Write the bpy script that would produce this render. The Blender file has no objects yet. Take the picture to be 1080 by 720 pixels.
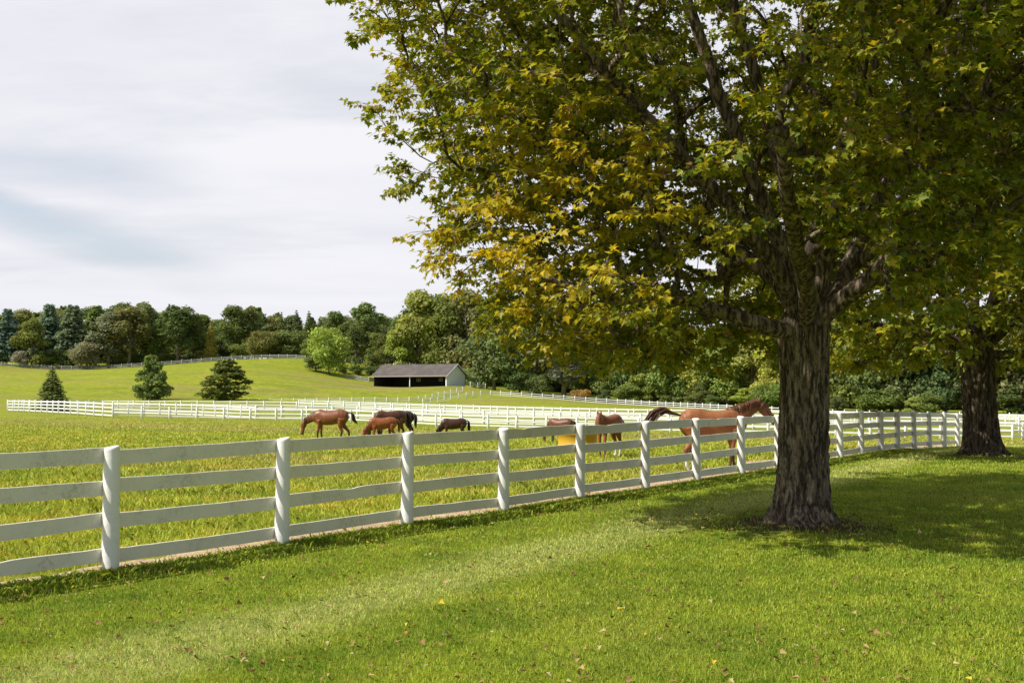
import bpy, bmesh, math, random
import numpy as np
from mathutils import Vector, Matrix, noise as mnoise
R = math.radians
rng = np.random.default_rng(7)
random.seed(7)
scene = bpy.context.scene
C = scene.collection

# ------------------------------------------------------------------ camera
F = 1150.0
CAMZ = 1.95
PITCH = math.atan(52.0 / F)
cam_d = bpy.data.cameras.new("camera")
cam = bpy.data.objects.new("camera", cam_d)
C.objects.link(cam)
cam.location = (0, 0, CAMZ)
cam.rotation_euler = (R(90) + PITCH, 0, 0)
cam_d.sensor_width = 36
cam_d.lens = 36 * F / 1080
cam_d.clip_start = 0.1
cam_d.clip_end = 9000
scene.camera = cam

def at(px, py, d):
    """world point seen at photo pixel (px, py) at depth Y = d"""
    u, w = (px - 540) / F, (360 - py) / F
    c, s = math.cos(PITCH), math.sin(PITCH)
    y = c - w * s
    return Vector((u * d / y, d, CAMZ + (s + w * c) * d / y))

# ------------------------------------------------------------------ object helpers
def tag(o, label=None, cat=None, group=None, kind=None):
    if label: o['label'] = label
    if cat: o['category'] = cat
    if group: o['group'] = group
    if kind: o['kind'] = kind
    return o

def empty(name, loc=(0, 0, 0), rz=0.0):
    o = bpy.data.objects.new(name, None)
    o.empty_display_size = .3
    o.location = loc
    o.rotation_euler = (0, 0, rz)
    C.objects.link(o)
    return o

def np_mesh(name, V, loops, starts, smooth=False):
    me = bpy.data.meshes.new(name)
    V = np.asarray(V, np.float32)
    loops = np.asarray(loops, np.int32).ravel()
    starts = np.asarray(starts, np.int32)
    me.vertices.add(len(V)); me.vertices.foreach_set("co", V.ravel())
    me.loops.add(len(loops)); me.loops.foreach_set("vertex_index", loops)
    me.polygons.add(len(starts)); me.polygons.foreach_set("loop_start", starts)
    me.update(calc_edges=True)
    if smooth:
        me.polygons.foreach_set("use_smooth", np.ones(len(starts), bool))
    return me

def uni_mesh(name, V, faces, smooth=False):
    faces = np.asarray(faces, np.int32)
    return np_mesh(name, V, faces, np.arange(len(faces)) * faces.shape[1], smooth)

def point_col(me, cols, name="col"):
    a = me.color_attributes.new(name, 'FLOAT_COLOR', 'POINT')
    cols = np.asarray(cols, np.float32)
    if cols.shape[1] == 3:
        cols = np.concatenate([cols, np.ones((len(cols), 1), np.float32)], 1)
    a.data.foreach_set("color", cols.ravel())

def link(name, me, mat=None, parent=None, loc=None):
    o = bpy.data.objects.new(name, me)
    C.objects.link(o)
    if mat is not None and len(me.materials) == 0: me.materials.append(mat)
    if parent is not None: o.parent = parent
    if loc is not None: o.location = loc
    return o

class MB:
    """collects shapes, builds one mesh"""
    def __init__(s): s.v = []; s.f = []; s.n = 0
    def add(s, V, Fs):
        s.v.extend([tuple(p) for p in V]); s.f.extend([tuple(i + s.n for i in f) for f in Fs]); s.n += len(V)
    def box(s, x0, x1, y0, y1, z0, z1, M=None):
        V = [Vector(p) for p in ((x0,y0,z0),(x1,y0,z0),(x1,y1,z0),(x0,y1,z0),(x0,y0,z1),(x1,y0,z1),(x1,y1,z1),(x0,y1,z1))]
        if M is not None: V = [M @ p for p in V]
        s.add(V, [(0,3,2,1),(4,5,6,7),(0,1,5,4),(1,2,6,5),(2,3,7,6),(3,0,4,7)])
    def loft(s, rings, cap=True):
        n = len(rings[0]); V = [p for r in rings for p in r]; Fs = []
        for i in range(len(rings) - 1):
            for j in range(n):
                k = (j + 1) % n
                Fs.append((i*n+j, i*n+k, (i+1)*n+k, (i+1)*n+j))
        if cap:
            Fs.append(tuple(range(n - 1, -1, -1)))
            Fs.append(tuple((len(rings)-1)*n + j for j in range(n)))
        s.add(V, Fs)
    def tube(s, pts, rad, n=8, cap=True):
        pts = [Vector(p) for p in pts]
        if not hasattr(rad, '__len__'): rad = [rad] * len(pts)
        rings = []
        up = Vector((0.13, 0.21, 1))
        for i, p in enumerate(pts):
            a = pts[max(i-1, 0)]; b = pts[min(i+1, len(pts)-1)]
            t = (b - a).normalized()
            if abs(t.dot(up.normalized())) > .97: up = Vector((1, .1, .1))
            x = t.cross(up).normalized(); y = x.cross(t).normalized()
            up = y
            r = rad[i]; rx, ry = (r if hasattr(r, '__len__') else (r, r))
            rings.append([p + x*rx*math.cos(2*math.pi*k/n) + y*ry*math.sin(2*math.pi*k/n) for k in range(n)])
        s.loft(rings, cap)
    def mesh(s, name, smooth=False):
        me = bpy.data.meshes.new(name)
        me.from_pydata(s.v, [], s.f)
        if smooth: me.polygons.foreach_set("use_smooth", np.ones(len(s.f), bool))
        me.update()
        return me
    def build(s, name, mat, parent=None, smooth=False, loc=None):
        return link(name, s.mesh(name, smooth), mat, parent, loc)

# ------------------------------------------------------------------ materials
def new_mat(name):
    m = bpy.data.materials.new(name); m.use_nodes = True
    nt = m.node_tree; nt.nodes.clear()
    return m, nt, nt.nodes, nt.links

class NB:
    """tiny node builder"""
    def __init__(s, nt): s.nt = nt; s.N = nt.nodes; s.L = nt.links
    def node(s, t, **kw):
        n = s.N.new(t)
        for k, v in kw.items(): setattr(n, k, v)
        return n
    def set(s, sock, v):
        if isinstance(v, bpy.types.NodeSocket): s.L.new(v, sock)
        elif v is not None:
            if sock.type == 'RGBA' and len(v) == 3: v = (*v, 1)
            sock.default_value = v
    def math(s, op, a, b=None, c=None, clamp=False):
        n = s.node("ShaderNodeMath", operation=op); n.use_clamp = clamp
        s.set(n.inputs[0], a)
        if b is not None: s.set(n.inputs[1], b)
        if c is not None: s.set(n.inputs[2], c)
        return n.outputs[0]
    def vmath(s, op, a, b=None):
        n = s.node("ShaderNodeVectorMath", operation=op)
        s.set(n.inputs[0], a)
        if b is not None: s.set(n.inputs[1], b)
        return n.outputs['Value'] if op in ('DOT_PRODUCT', 'LENGTH', 'DISTANCE') else n.outputs[0]
    def mix(s, f, a, b, mode='MIX'):
        n = s.node("ShaderNodeMix", data_type='RGBA', blend_type=mode)
        s.set(n.inputs[0], f); s.set(n.inputs[6], a); s.set(n.inputs[7], b)
        return n.outputs[2]
    def noise(s, vec, scale, detail=4, rough=.55, out='Fac', dist=0):
        n = s.node("ShaderNodeTexNoise")
        if vec is not None: s.L.new(vec, n.inputs['Vector'])
        n.inputs['Scale'].default_value = scale; n.inputs['Detail'].default_value = detail
        n.inputs['Roughness'].default_value = rough; n.inputs['Distortion'].default_value = dist
        return n.outputs[out]
    def ramp(s, f, a, b, c=0., d=1., smooth=True):
        n = s.node("ShaderNodeMapRange"); n.interpolation_type = 'SMOOTHSTEP' if smooth else 'LINEAR'
        s.set(n.inputs[0], f)
        for i, v in enumerate((a, b, c, d)): n.inputs[i+1].default_value = v
        return n.outputs[0]
    def mapping(s, vec, scale=(1,1,1), rot=(0,0,0), loc=(0,0,0)):
        n = s.node("ShaderNodeMapping")
        s.L.new(vec, n.inputs[0]); n.inputs['Scale'].default_value = scale
        n.inputs['Rotation'].default_value = rot; n.inputs['Location'].default_value = loc
        return n.outputs[0]
    def bump(s, h, strength, dist=.02):
        n = s.node("ShaderNodeBump"); s.L.new(h, n.inputs['Height'])
        n.inputs['Strength'].default_value = strength; n.inputs['Distance'].default_value = dist
        return n.outputs[0]
    def principled(s, col, rough=.8, spec=.3, normal=None, metal=0.):
        n = s.node("ShaderNodeBsdfPrincipled")
        s.set(n.inputs['Base Color'], col); s.set(n.inputs['Roughness'], rough)
        n.inputs['Specular IOR Level'].default_value = spec; n.inputs['Metallic'].default_value = metal
        if normal is not None: s.L.new(normal, n.inputs['Normal'])
        return n.outputs[0]
    def out(s, sh):
        o = s.node("ShaderNodeOutputMaterial"); s.L.new(sh, o.inputs[0])

def paint(name, col, rough=.6, grime=(.35,.36,.27), gs=.5, bump=.25, sc=1.0, spec=.25):
    m, nt, N, L = new_mat(name); b = NB(nt)
    pos = b.node("ShaderNodeNewGeometry").outputs['Position']
    n1 = b.noise(pos, 2.3*sc, 6, .65); n2 = b.noise(pos, 22*sc, 5, .7)
    str_ = b.noise(b.mapping(pos, (14*sc, 14*sc, 90*sc)), 1.0, 3, .6)
    f = b.math('MULTIPLY', b.ramp(n1, .42, .75), b.ramp(n2, .35, .7))
    c = b.mix(b.math('MULTIPLY', f, gs), col, grime)
    c = b.mix(b.math('MULTIPLY', b.ramp(str_, .6, .8), gs*.35), c, tuple(x*.75 for x in grime))
    nm = b.bump(b.math('ADD', n2, b.math('MULTIPLY', str_, .6)), bump, .006)
    b.out(b.principled(c, rough, spec, nm)); return m

def simple(name, col, rough=.7, spec=.3, var=.25, sc=8., bump=.2, metal=0.):
    m, nt, N, L = new_mat(name); b = NB(nt)
    tc = b.node("ShaderNodeTexCoord").outputs['Object']
    n1 = b.noise(tc, sc, 5, .6)
    c = b.mix(b.ramp(n1, .3, .7), tuple(x*(1-var) for x in col), tuple(min(1, x*(1+var)) for x in col))
    b.out(b.principled(c, rough, spec, b.bump(n1, bump, .01), metal)); return m

M = {}
M['fence'] = paint("white_fence_paint", (.80,.755,.64), .6, (.24,.25,.16), .6, .4)
M['post'] = paint("white_post_paint", (.80,.785,.74), .55, (.36,.36,.27), .45, .35)
M['far_fence'] = paint("far_fence_paint", (.80,.80,.78), .6, (.5,.5,.42), .25, .1)
M['grey_fence'] = paint("weathered_fence_paint", (.48,.49,.47), .7, (.3,.3,.26), .4, .1)

# ------------------------------------------------------------------ near fence line
POST_PX = [(120,604),(299,576),(430,553),(531,537),(611,523),(680,514),(734,506),(781,501),(820,496)]
P0 = np.array([-4.27, 11.70]); FD = np.array([1.345, 2.04]); FD = FD/np.linalg.norm(FD)
FN = np.array([FD[1], -FD[0]])          # normal towards the lawn
near_posts = []
for px, py in POST_PX:
    d = CAMZ * F / (py - 412); near_posts.append(np.array([(px-540)/F*d, d]))
# smooth to the straight line between the two ends
A0 = near_posts[0]; A1 = near_posts[-1]
sm = []
for px, _ in POST_PX:
    k = (px-540)/F                       # X = k*d  on the line through A0..A1
    t = (k*A0[1]-A0[0]) / ((A1[0]-A0[0]) - k*(A1[1]-A0[1]))
    sm.append(A0 + t*(A1-A0))
near_posts = sm
for px, d in ((854,28.75),(885,30.8),(907,32.9),(928,34.9),(945.5,37.0),(963,39.0),(979,41.0),(994.5,43.0),(1008.5,45.1),(1021,47.2),(1032.5,49.3)):
    near_posts.append(np.array([(px-540)/F*d, d]))
dd = (near_posts[1]-near_posts[0])
for k in range(4): near_posts.insert(0, near_posts[0]-dd)
LA = near_posts[0]; LB = near_posts[-1]
LDIR = (LB-LA)/np.linalg.norm(LB-LA); LN = np.array([LDIR[1], -LDIR[0]])
def fence_side(x, y):
    """signed distance from the near fence, + on the lawn side"""
    xs = np.array([p[0] for p in near_posts]); ys = np.array([p[1] for p in near_posts])
    fx = np.interp(y, ys, xs)
    fx = np.where(y < ys[0], LA[0] + (y-ys[0])*LDIR[0]/LDIR[1], fx)
    fx = np.where(y > ys[-1], LB[0] + (y-ys[-1])*LDIR[0]/LDIR[1], fx)
    return (x-fx)*LDIR[1]

T1 = np.array([4.16, 15.7]); T2 = np.array([14.25, 33.2])

# ------------------------------------------------------------------ terrain
P_LINE1 = [(8,434,129),(20,434.2,125),(47,435.6,116),(74,437.2,107),(103,439.4,100),(119,440.5,97)]
P_LINE2 = [(119,440.5,97),(166,441.6,98),(218,442.6,98),(255,443.4,98),(317,444,97),(384,445.8,95),(454,450,90),(528,452.6,87),(700,456.5,84),(900,460,80),(1068,464,78)]
P_LINE3 = [(1068,464,78),(1140,461,92)]
Q_LINE = [(119,436.5,124),(200,439,118),(266,442,109),(330,442.3,110),(390,442.8,111),(437,445.2,109),(486,447.2,105),(538,448.8,103),(623,450.5,101),(800,452.8,98),(1055,455.5,95),(1140,456.5,94)]
R_LINE = [(8,433.5,130),(60,431.7,148),(100,431.8,155),(200,432.5,152),(300,433.2,150),(400,436,145),(525,439.5,140),(662,442.5,135),(800,444.5,130),(1080,450,120),(1150,451.5,118)]
S_LEFT = [(262,427,232),(284,426,235),(340,425.5,236),(398,424.8,238),(437,424.6,240),(455,421.5,245),(470,417.8,250),(488,413.6,256)]
S_MAIN = [(446,427,228),(462,425.5,232),(475,422.5,236),(493,419.6,240),(503.7,418.6,243),(523.6,417.8,245),(558.5,420,243),(593.5,422.3,241),(617.5,424.6,240),(653.5,426.8,237),(706,430,225),(753,432.5,212),(883,440,185),(931,441.5,178),(1080,444.5,165),(1160,446,160)]
T_LINE = [(-40,383,330),(0,385.6,330),(30,388,330),(62,389.6,330),(95,389.6,330),(140,387.2,330),(180,384.6,330),(210,382.2,330),(240,379.8,330),(275,378.2,330),(322,379,325)]
ctrl = []
for L_ in (P_LINE1, P_LINE2, P_LINE3, Q_LINE, R_LINE, S_LEFT, S_MAIN, T_LINE): ctrl += L_
ctrl += [(1008,470.5,45.1),(345,462,58),(470,466,53),(583,467,51),(605,478,37),(640,483,33),(100,453,66),(-60,452,66),
         (390,407.3,278),(490,407.3,266),(511,410.5,268),(366,399,300),(345,396,290),(150,421,172),(0,421,180),(250,421,172),
         (150,405,245),(0,405,245),(300,408,250),(450,397,330),(600,421,262),(700,428,245),(900,435,203),(1080,439,187),
         (1300,440,187),(1300,452,120),(550,414,275),(-250,421,180),(-250,385,320),(-250,432,129),(-250,450,80),(1300,462,80),(1300,478,45)]
cp = [at(*c) for c in ctrl]
cp = [np.array(p) for p in cp]
for x in (-60,-40,-22,-8,0,8,20,40,60):
    for y in (-25,-10,0,8,16,24,30):
        if x < 40 or y < 20: cp.append(np.array([x, y, 0.]))
for x, y, z in ((-300,450,14),(-150,450,15),(0,430,9),(150,420,3),(300,400,0),(-900,900,20),(0,1200,18),(900,900,6),(900,0,0),(-900,0,2),(0,-700,0),(-300,100,1),(350,100,-2),(-1500,2500,15),(1500,2500,8),(-200,-200,0),(200,-200,0)):
    cp.append(np.array([x, y, z], float))
cp = np.array(cp); CP = cp[:, :2]/100.0
def tpsk(r2): return 0.5*r2*np.log(r2 + 1e-12)
n_ = len(CP)
D2 = ((CP[:,None]-CP[None])**2).sum(-1)
K_ = tpsk(D2) + np.eye(n_)*0.0004
A_ = np.zeros((n_+3, n_+3)); A_[:n_,:n_] = K_
A_[:n_, n_] = 1; A_[:n_, n_+1:] = CP; A_[n_, :n_] = 1; A_[n_+1:, :n_] = CP.T
sol = np.linalg.solve(A_, np.concatenate([cp[:,2], np.zeros(3)]))
def ground_z(x, y):
    x = np.atleast_1d(np.asarray(x, float)); y = np.atleast_1d(np.asarray(y, float))
    sh = x.shape; x = x.ravel(); y = y.ravel(); out = np.empty(len(x))
    for a in range(0, len(x), 20000):
        q = np.stack([x[a:a+20000], y[a:a+20000]], 1)/100.0
        d2 = ((q[:,None]-CP[None])**2).sum(-1)
        out[a:a+20000] = tpsk(d2) @ sol[:n_] + sol[n_] + q @ sol[n_+1:]
    dist = np.hypot(x, y); t = np.clip((dist-24)/14, 0, 1); t = t*t*(3-2*t)
    out = out*t + 0.02*np.sin(x*.9+1)*np.sin(y*.7)*np.clip(1-dist/60, 0, 1)
    for T in (T1, T2):     # slight mound round the maple roots
        out = out + .10*np.exp(-((x-T[0])**2+(y-T[1])**2)/1.1)
    f = np.clip((dist-1500)/1200, 0, 1); f = f*f*(3-2*f)
    return (out*(1-f) + 12*f).reshape(sh)
def gz(x, y): return float(ground_z([x], [y])[0])
def onto(px, py, d):
    p = at(px, py, d); return Vector((p.x, p.y, gz(p.x, p.y)))

# ------------------------------------------------------------------ grass colour (shared by ground and blades)
def grass_group():
    g = bpy.data.node_groups.new("grass_colour", 'ShaderNodeTree')
    g.interface.new_socket("Lawn", in_out='OUTPUT', socket_type='NodeSocketColor')
    g.interface.new_socket("Meadow", in_out='OUTPUT', socket_type='NodeSocketColor')
    g.interface.new_socket("Soil", in_out='OUTPUT', socket_type='NodeSocketFloat')
    b = NB(g); out = b.node("NodeGroupOutput")
    pos = b.node("ShaderNodeNewGeometry").outputs['Position']
    big = b.noise(pos, .16, 3, .5); mid = b.noise(pos, .9, 4, .6); fine = b.noise(pos, 6., 4, .65)
    lawn = b.mix(b.ramp(mid, .32, .68), (.125,.21,.014), (.285,.355,.028))
    lawn = b.mix(b.ramp(fine, .35, .75), lawn, (.25,.29,.035))
    lawn = b.mix(b.math('MULTIPLY', b.ramp(big, .5, .72), .35), lawn, (.30,.30,.055))
    # mown swath: paler strip across the lawn
    sep = b.node("ShaderNodeSeparateXYZ"); b.L.new(pos, sep.inputs[0])
    X, Y = sep.outputs[0], sep.outputs[1]
    wob = b.math('MULTIPLY', b.math('SUBTRACT', b.noise(pos, .7, 2, .5), .5), .8)
    # line from A to B on the ground
    pa = at(60,712,CAMZ*F/300.); pb = at(690,552,CAMZ*F/140.)
    dv = Vector((pb.x-pa.x, pb.y-pa.y)).normalized()
    sd = b.math('ADD', b.math('ADD', b.math('MULTIPLY', b.math('SUBTRACT', X, pa.x), dv.y), b.math('MULTIPLY', b.math('SUBTRACT', Y, pa.y), -dv.x)), wob)
    band = b.math('MULTIPLY', b.ramp(b.math('ABSOLUTE', sd), 1.0, .2), b.ramp(fine, .2, .6))
    lawn = b.mix(b.math('MULTIPLY', band, .75), lawn, (.42,.45,.13))
    md = b.mix(b.ramp(mid, .3, .7), (.23,.295,.026), (.385,.40,.042))
    mid2 = b.noise(b.mapping(pos, (.22,.5,1)), 1., 5, .65)
    md = b.mix(b.math('MULTIPLY', b.ramp(mid2, .52, .70), .6), md, (.48,.37,.07))
    far = b.noise(b.mapping(pos, (.018,.05,.05), loc=(3,1,0)), 1., 5, .65)
    md = b.mix(b.math('MULTIPLY', b.ramp(far, .48, .64), .6), md, (.36,.27,.12))
    md = b.mix(b.math('MULTIPLY', b.ramp(b.noise(b.mapping(pos, (.11,.34,.1), loc=(9,4,0)), 1., 6, .72), .46, .62), .5), md, (.15,.225,.028))
    md = b.mix(b.math('MULTIPLY', b.ramp(fine, .5, .8), .4), md, (.16,.24,.02))
    soil = b.math('ADD', 0., 0.)
    for T in (T1, T2):
        dist = b.vmath('DISTANCE', b.vmath('MULTIPLY', pos, (1,1,0)), (float(T[0]), float(T[1]), 0))
        dist = b.math('ADD', dist, b.math('MULTIPLY', b.math('SUBTRACT', mid, .5), 1.6))
        soil = b.math('MAXIMUM', soil, b.ramp(dist, 1.5, .75))
    b.L.new(lawn, out.inputs[0]); b.L.new(md, out.inputs[1]); b.L.new(soil, out.inputs[2])
    return g
GG = grass_group()

def ground_mat():
    m, nt, N, L = new_mat("grass_ground"); b = NB(nt)
    g = b.node("ShaderNodeGroup"); g.node_tree = GG
    at_ = b.node("ShaderNodeAttribute"); at_.attribute_name = "lawn"
    c = b.mix(at_.outputs['Fac'], g.outputs[1], g.outputs[0])
    pos = b.node("ShaderNodeNewGeometry").outputs['Position']
    soilc = b.mix(b.noise(pos, 14, 4, .6), (.07,.05,.03), (.16,.12,.075))
    c = b.mix(b.math('MULTIPLY', g.outputs[2], .9), c, soilc)
    n1 = b.noise(pos, 30, 4, .7); n2 = b.noise(pos, 2.2, 4, .6)
    c = b.mix(1., c, b.mix(b.ramp(n1, .3, .7), (.52,.52,.48), (.92,.92,.88)), 'MULTIPLY')  # ground colour darkened to include the self-shadow between grass blades
    h = b.math('ADD', b.math('MULTIPLY', n1, .4), b.math('MULTIPLY', n2, 1.5))
    b.out(b.principled(c, .95, .05, b.bump(h, .8, .12))); return m

def sgrid(lo, hi, fine, grow):
    pts = [0.]; s = fine
    while pts[-1] < hi: pts.append(pts[-1]+s); s *= grow
    neg = [0.]; s = fine
    while neg[-1] > lo: neg.append(neg[-1]-s); s *= grow
    return np.array(sorted(set(neg + pts)))
gx = sgrid(-3500, 3500, .7, 1.028); gy = sgrid(-1500, 4500, .7, 1.022) 
GX, GY = np.meshgrid(gx, gy); GZ = ground_z(GX, GY)
nx, ny = len(gx), len(gy)
V = np.stack([GX.ravel(), GY.ravel(), GZ.ravel()], 1)
ii, jj = np.meshgrid(np.arange(nx-1), np.arange(ny-1)); q = (jj*nx+ii).ravel()
me = uni_mesh("ground", V, np.stack([q, q+1, q+1+nx, q+nx], 1), True)
sd = fence_side(V[:,0], V[:,1]); lw = np.clip(sd/1.2+.5, 0, 1)
lw = lw*np.clip((75-np.hypot(V[:,0], V[:,1]))/15, 0, 1)
a = me.attributes.new("lawn", 'FLOAT', 'POINT'); a.data.foreach_set("value", lw.astype(np.float32))
tag(link("ground", me, ground_mat()), kind='structure')

# worn dirt track along the field side of the fence
def dirt_track():
    m, nt, N, L = new_mat("dirt"); b = NB(nt)
    pos = b.node("ShaderNodeNewGeometry").outputs['Position']
    n1 = b.noise(pos, 3, 6, .65); n2 = b.noise(pos, 40, 4, .7)
    c = b.mix(b.ramp(n1, .3, .7), (.34,.24,.155), (.52,.40,.27))
    c = b.mix(b.math('MULTIPLY', b.ramp(n2, .55, .8), .6), c, (.16,.12,.07))
    b.out(b.principled(c, .95, .1, b.bump(b.math('ADD', n1, b.math('MULTIPLY', n2, .5)), .6, .05)))
    V = []; Fs = []; L_ = np.linalg.norm(LB-LA); n = 260; cols = 7
    for i in range(n+1):
        t = -6 + (L_+8)*i/n
        y0 = LA[1] + t*LDIR[1]; x0 = float(LA[0] + t*LDIR[0])
        # follow the fence exactly
        s0 = float(fence_side(np.array([x0]), np.array([y0]))[0]); x0 -= s0/LDIR[1]
        w = .62 + 1.1*min(1, max(0, (y0-11)/12)) + .45*min(1, max(0, (y0-24)/8))
        e1 = -.02 + .14*mnoise.noise(Vector((t*1.3, 0, 3))) + .07*mnoise.noise(Vector((t*5, 2, 3)))
        e2 = w + .5*mnoise.noise(Vector((t*.6, 5, 0))) + .22*mnoise.noise(Vector((t*3, 7, 0)))
        for c_ in range(cols):
            off = -(e1 + (e2-e1)*c_/(cols-1))
            V.append((x0 + LN[0]*off, y0 + LN[1]*off))
    V = np.array(V); z = ground_z(V[:,0], V[:,1]) + .012
    # edges dip under the turf
    k = np.arange(len(V)) % cols; z[(k == 0) | (k == cols-1)] -= .03
    for i in range(n):
        for c_ in range(cols-1):
            q = i*cols+c_; Fs.append((q, q+1, q+cols+1, q+cols))
    me = uni_mesh("dirt_track", np.column_stack([V, z]), Fs, True)
    tag(link("dirt_track", me, m), kind='structure')
dirt_track()

# ------------------------------------------------------------------ grass blades
def blade_mat(name, which, trans=.3):
    m, nt, N, L = new_mat(name); b = NB(nt)
    g = b.node("ShaderNodeGroup"); g.node_tree = GG
    a_ = b.node("ShaderNodeAttribute"); a_.attribute_name = "col"
    c = b.mix(1., g.outputs[which], a_.outputs['Color'], 'MULTIPLY')
    d = b.node("ShaderNodeBsdfPrincipled"); b.L.new(c, d.inputs['Base Color']); d.inputs['Roughness'].default_value = .55
    d.inputs['Specular IOR Level'].default_value = .25
    t = b.node("ShaderNodeBsdfTranslucent"); b.L.new(c, t.inputs[0])
    mx = b.node("ShaderNodeMixShader"); mx.inputs[0].default_value = trans
    b.L.new(d.outputs[0], mx.inputs[1]); b.L.new(t.outputs[0], mx.inputs[2]); b.out(mx.outputs[0]); return m

def wedge(n, d0, d1, half=.74):
    """points in the viewing wedge, density ~ 1/d^2"""
    d = d0*np.exp(rng.random(n)*math.log(d1/d0)); return (rng.random(n)*2-1)*half*d, d

def blades(name, x, y, h, w, lean, mat, label, dead=.08, gain=1.):
    n = len(x); z = ground_z(x, y)
    a = rng.random(n)*2*np.pi; la = rng.random(n)*2*np.pi
    dx, dy = np.cos(a)*w/2, np.sin(a)*w/2
    lx, ly = np.cos(la)*lean*h, np.sin(la)*lean*h
    b0 = np.stack([x-dx, y-dy, z-.01], 1); b1 = np.stack([x+dx, y+dy, z-.01], 1)
    m0 = np.stack([x-dx*.8+lx*.35, y-dy*.8+ly*.35, z+h*.6], 1); m1 = np.stack([x+dx*.8+lx*.35, y+dy*.8+ly*.35, z+h*.6], 1)
    tp = np.stack([x+lx, y+ly, z+h*np.sqrt(np.clip(1.05-lean**2*.6, .2, 1))], 1)
    V = np.stack([b0, b1, m1, tp, m0], 1).reshape(-1, 3)
    me = uni_mesh(name, V, np.arange(n*5).reshape(n, 5))
    br = (1.15 + .6*rng.random(n))*gain; tint = np.stack([br*(.9+.25*rng.random(n)), br, br*(.8+.5*rng.random(n))], 1)
    dd_ = rng.random(n) < dead; tint[dd_] = np.array([1.6, 1.15, 1.6])
    point_col(me, np.repeat(tint, 5, 0))
    return tag(link(name, me, mat), label, 'grass', kind='stuff')

def keep(mask, *arr): return [a_[mask] for a_ in arr]
trunkd = lambda x, y: np.minimum(np.hypot(x-T1[0], y-T1[1]), np.hypot(x-T2[0], y-T2[1]))
x, y = wedge(600000, 5.0, 62)
s = fence_side(x, y); x, y, s = keep(s > .1, x, y, s)
td = trunkd(x, y); k = (td > .55) & (rng.random(len(x)) < np.clip((td-.5)/1.1, .12, 1)); x, y = keep(k, x, y)
dd_ = np.hypot(x, y)
blades("lawn_grass", x, y, (.020+.024*rng.random(len(x)))*(1+np.clip(dd_-10, 0, 25)*.02), .0048*np.clip(dd_/8, 1, 5)*(.7+.6*rng.random(len(x))),
       .3+.7*rng.random(len(x)), blade_mat("lawn_blade", 0), "mown green lawn grass on the camera side of the white fence", gain=1.02)
# unmown fringe under the rails: broad leafy weeds
nf = 66000
t = rng.random(nf)**.8; tt = 3.0 + t*38
px_ = LA[0]+LDIR[0]*tt; py_ = LA[1]+LDIR[1]*tt
x = px_; y = py_; s0 = fence_side(x, y); x = x - s0/LDIR[1]
off = .02+.42*np.abs(rng.normal(0, .55, nf)) 
off = off*(.75+.5*np.sin(tt*1.9)*np.sin(tt*.63+1))
x = x + LN[0]*off; y = y + LN[1]*off
hh = (.05+.08*rng.random(nf))*np.clip(1.15-off, .35, 1)
blades("fence_fringe_grass", x, y, hh, .012+.014*rng.random(nf), .4+.6*rng.random(nf), blade_mat("fringe_blade", 0, .35),
       "long unmown weedy grass growing along the foot of the white fence", .03)
x, y = wedge(560000, 7.5, 110)
s = fence_side(x, y); w_ = .5+1.1*np.clip((y-11)/12, 0, 1)+.3*np.sin(x*2.1)*np.sin(y*1.3)
k = (s < -.08) & ((s < -w_) | (rng.random(len(x)) < .08)) & (rng.random(len(x)) < np.clip((112-np.hypot(x, y))/70, 0, 1)); x, y, s = keep(k, x, y, s)
dd_ = np.hypot(x, y)
hn = .06+.10*rng.random(len(x))**1.6; hn *= 1+.35*np.sin(x*1.1+.5*y)*np.sin(y*.8)
blades("meadow_grass", x, y, hn, .0075*np.clip(dd_/9, 1, 6)*(.7+.6*rng.random(len(x))), .35+.7*rng.random(len(x)),
       blade_mat("meadow_blade", 1), "yellow green pasture grass on the horses' side of the fence", .12)

# ------------------------------------------------------------------ leaves
MAPLE = [(0,0),(.22,-.06),(.20,.05),(.50,.10),(.40,.25),(.62,.52),(.36,.47),(.26,.44),(.20,.62),(.12,.70),(0,1.0)]
SIMPLE = [(0,0),(.26,.05),(.50,.30),(.30,.42),(.22,.66),(0,1.0)]
def leaf_mesh(name, pos, dirv, nrm, size, cols, shape, fold=.25):
    """pos,dirv,nrm (n,3): two n-gons per leaf sharing the midrib"""
    n = len(pos)
    dirv = dirv/np.linalg.norm(dirv, axis=1)[:,None]
    side = np.cross(dirv, nrm); side /= (np.linalg.norm(side, axis=1)[:,None]+1e-9); nn = np.cross(side, dirv)
    sh = np.array(shape); k = len(sh)
    R_ = sh.copy(); Lf = sh[1:-1].copy(); Lf[:,0] *= -1
    allp = np.concatenate([R_, Lf]); m_ = len(allp)
    V = (pos[:,None] + size[:,None,None]*(allp[None,:,0,None]*side[:,None] + allp[None,:,1,None]*dirv[:,None]
         + (np.abs(allp[None,:,0,None])*fold - .18*allp[None,:,1,None]**2)*nn[:,None]))
    base = (np.arange(n)*m_)[:,None]
    right = np.arange(k)[None]+base
    left = np.concatenate([[0], [k-1], np.arange(m_-1, k-1, -1)])[None]+base
    loops = np.stack([right, left], 1)           # both have k verts
    me = np_mesh(name, V.reshape(-1,3), loops.ravel(), np.arange(2*n)*k)
    point_col(me, np.repeat(cols, m_, 0)); return me

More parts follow.
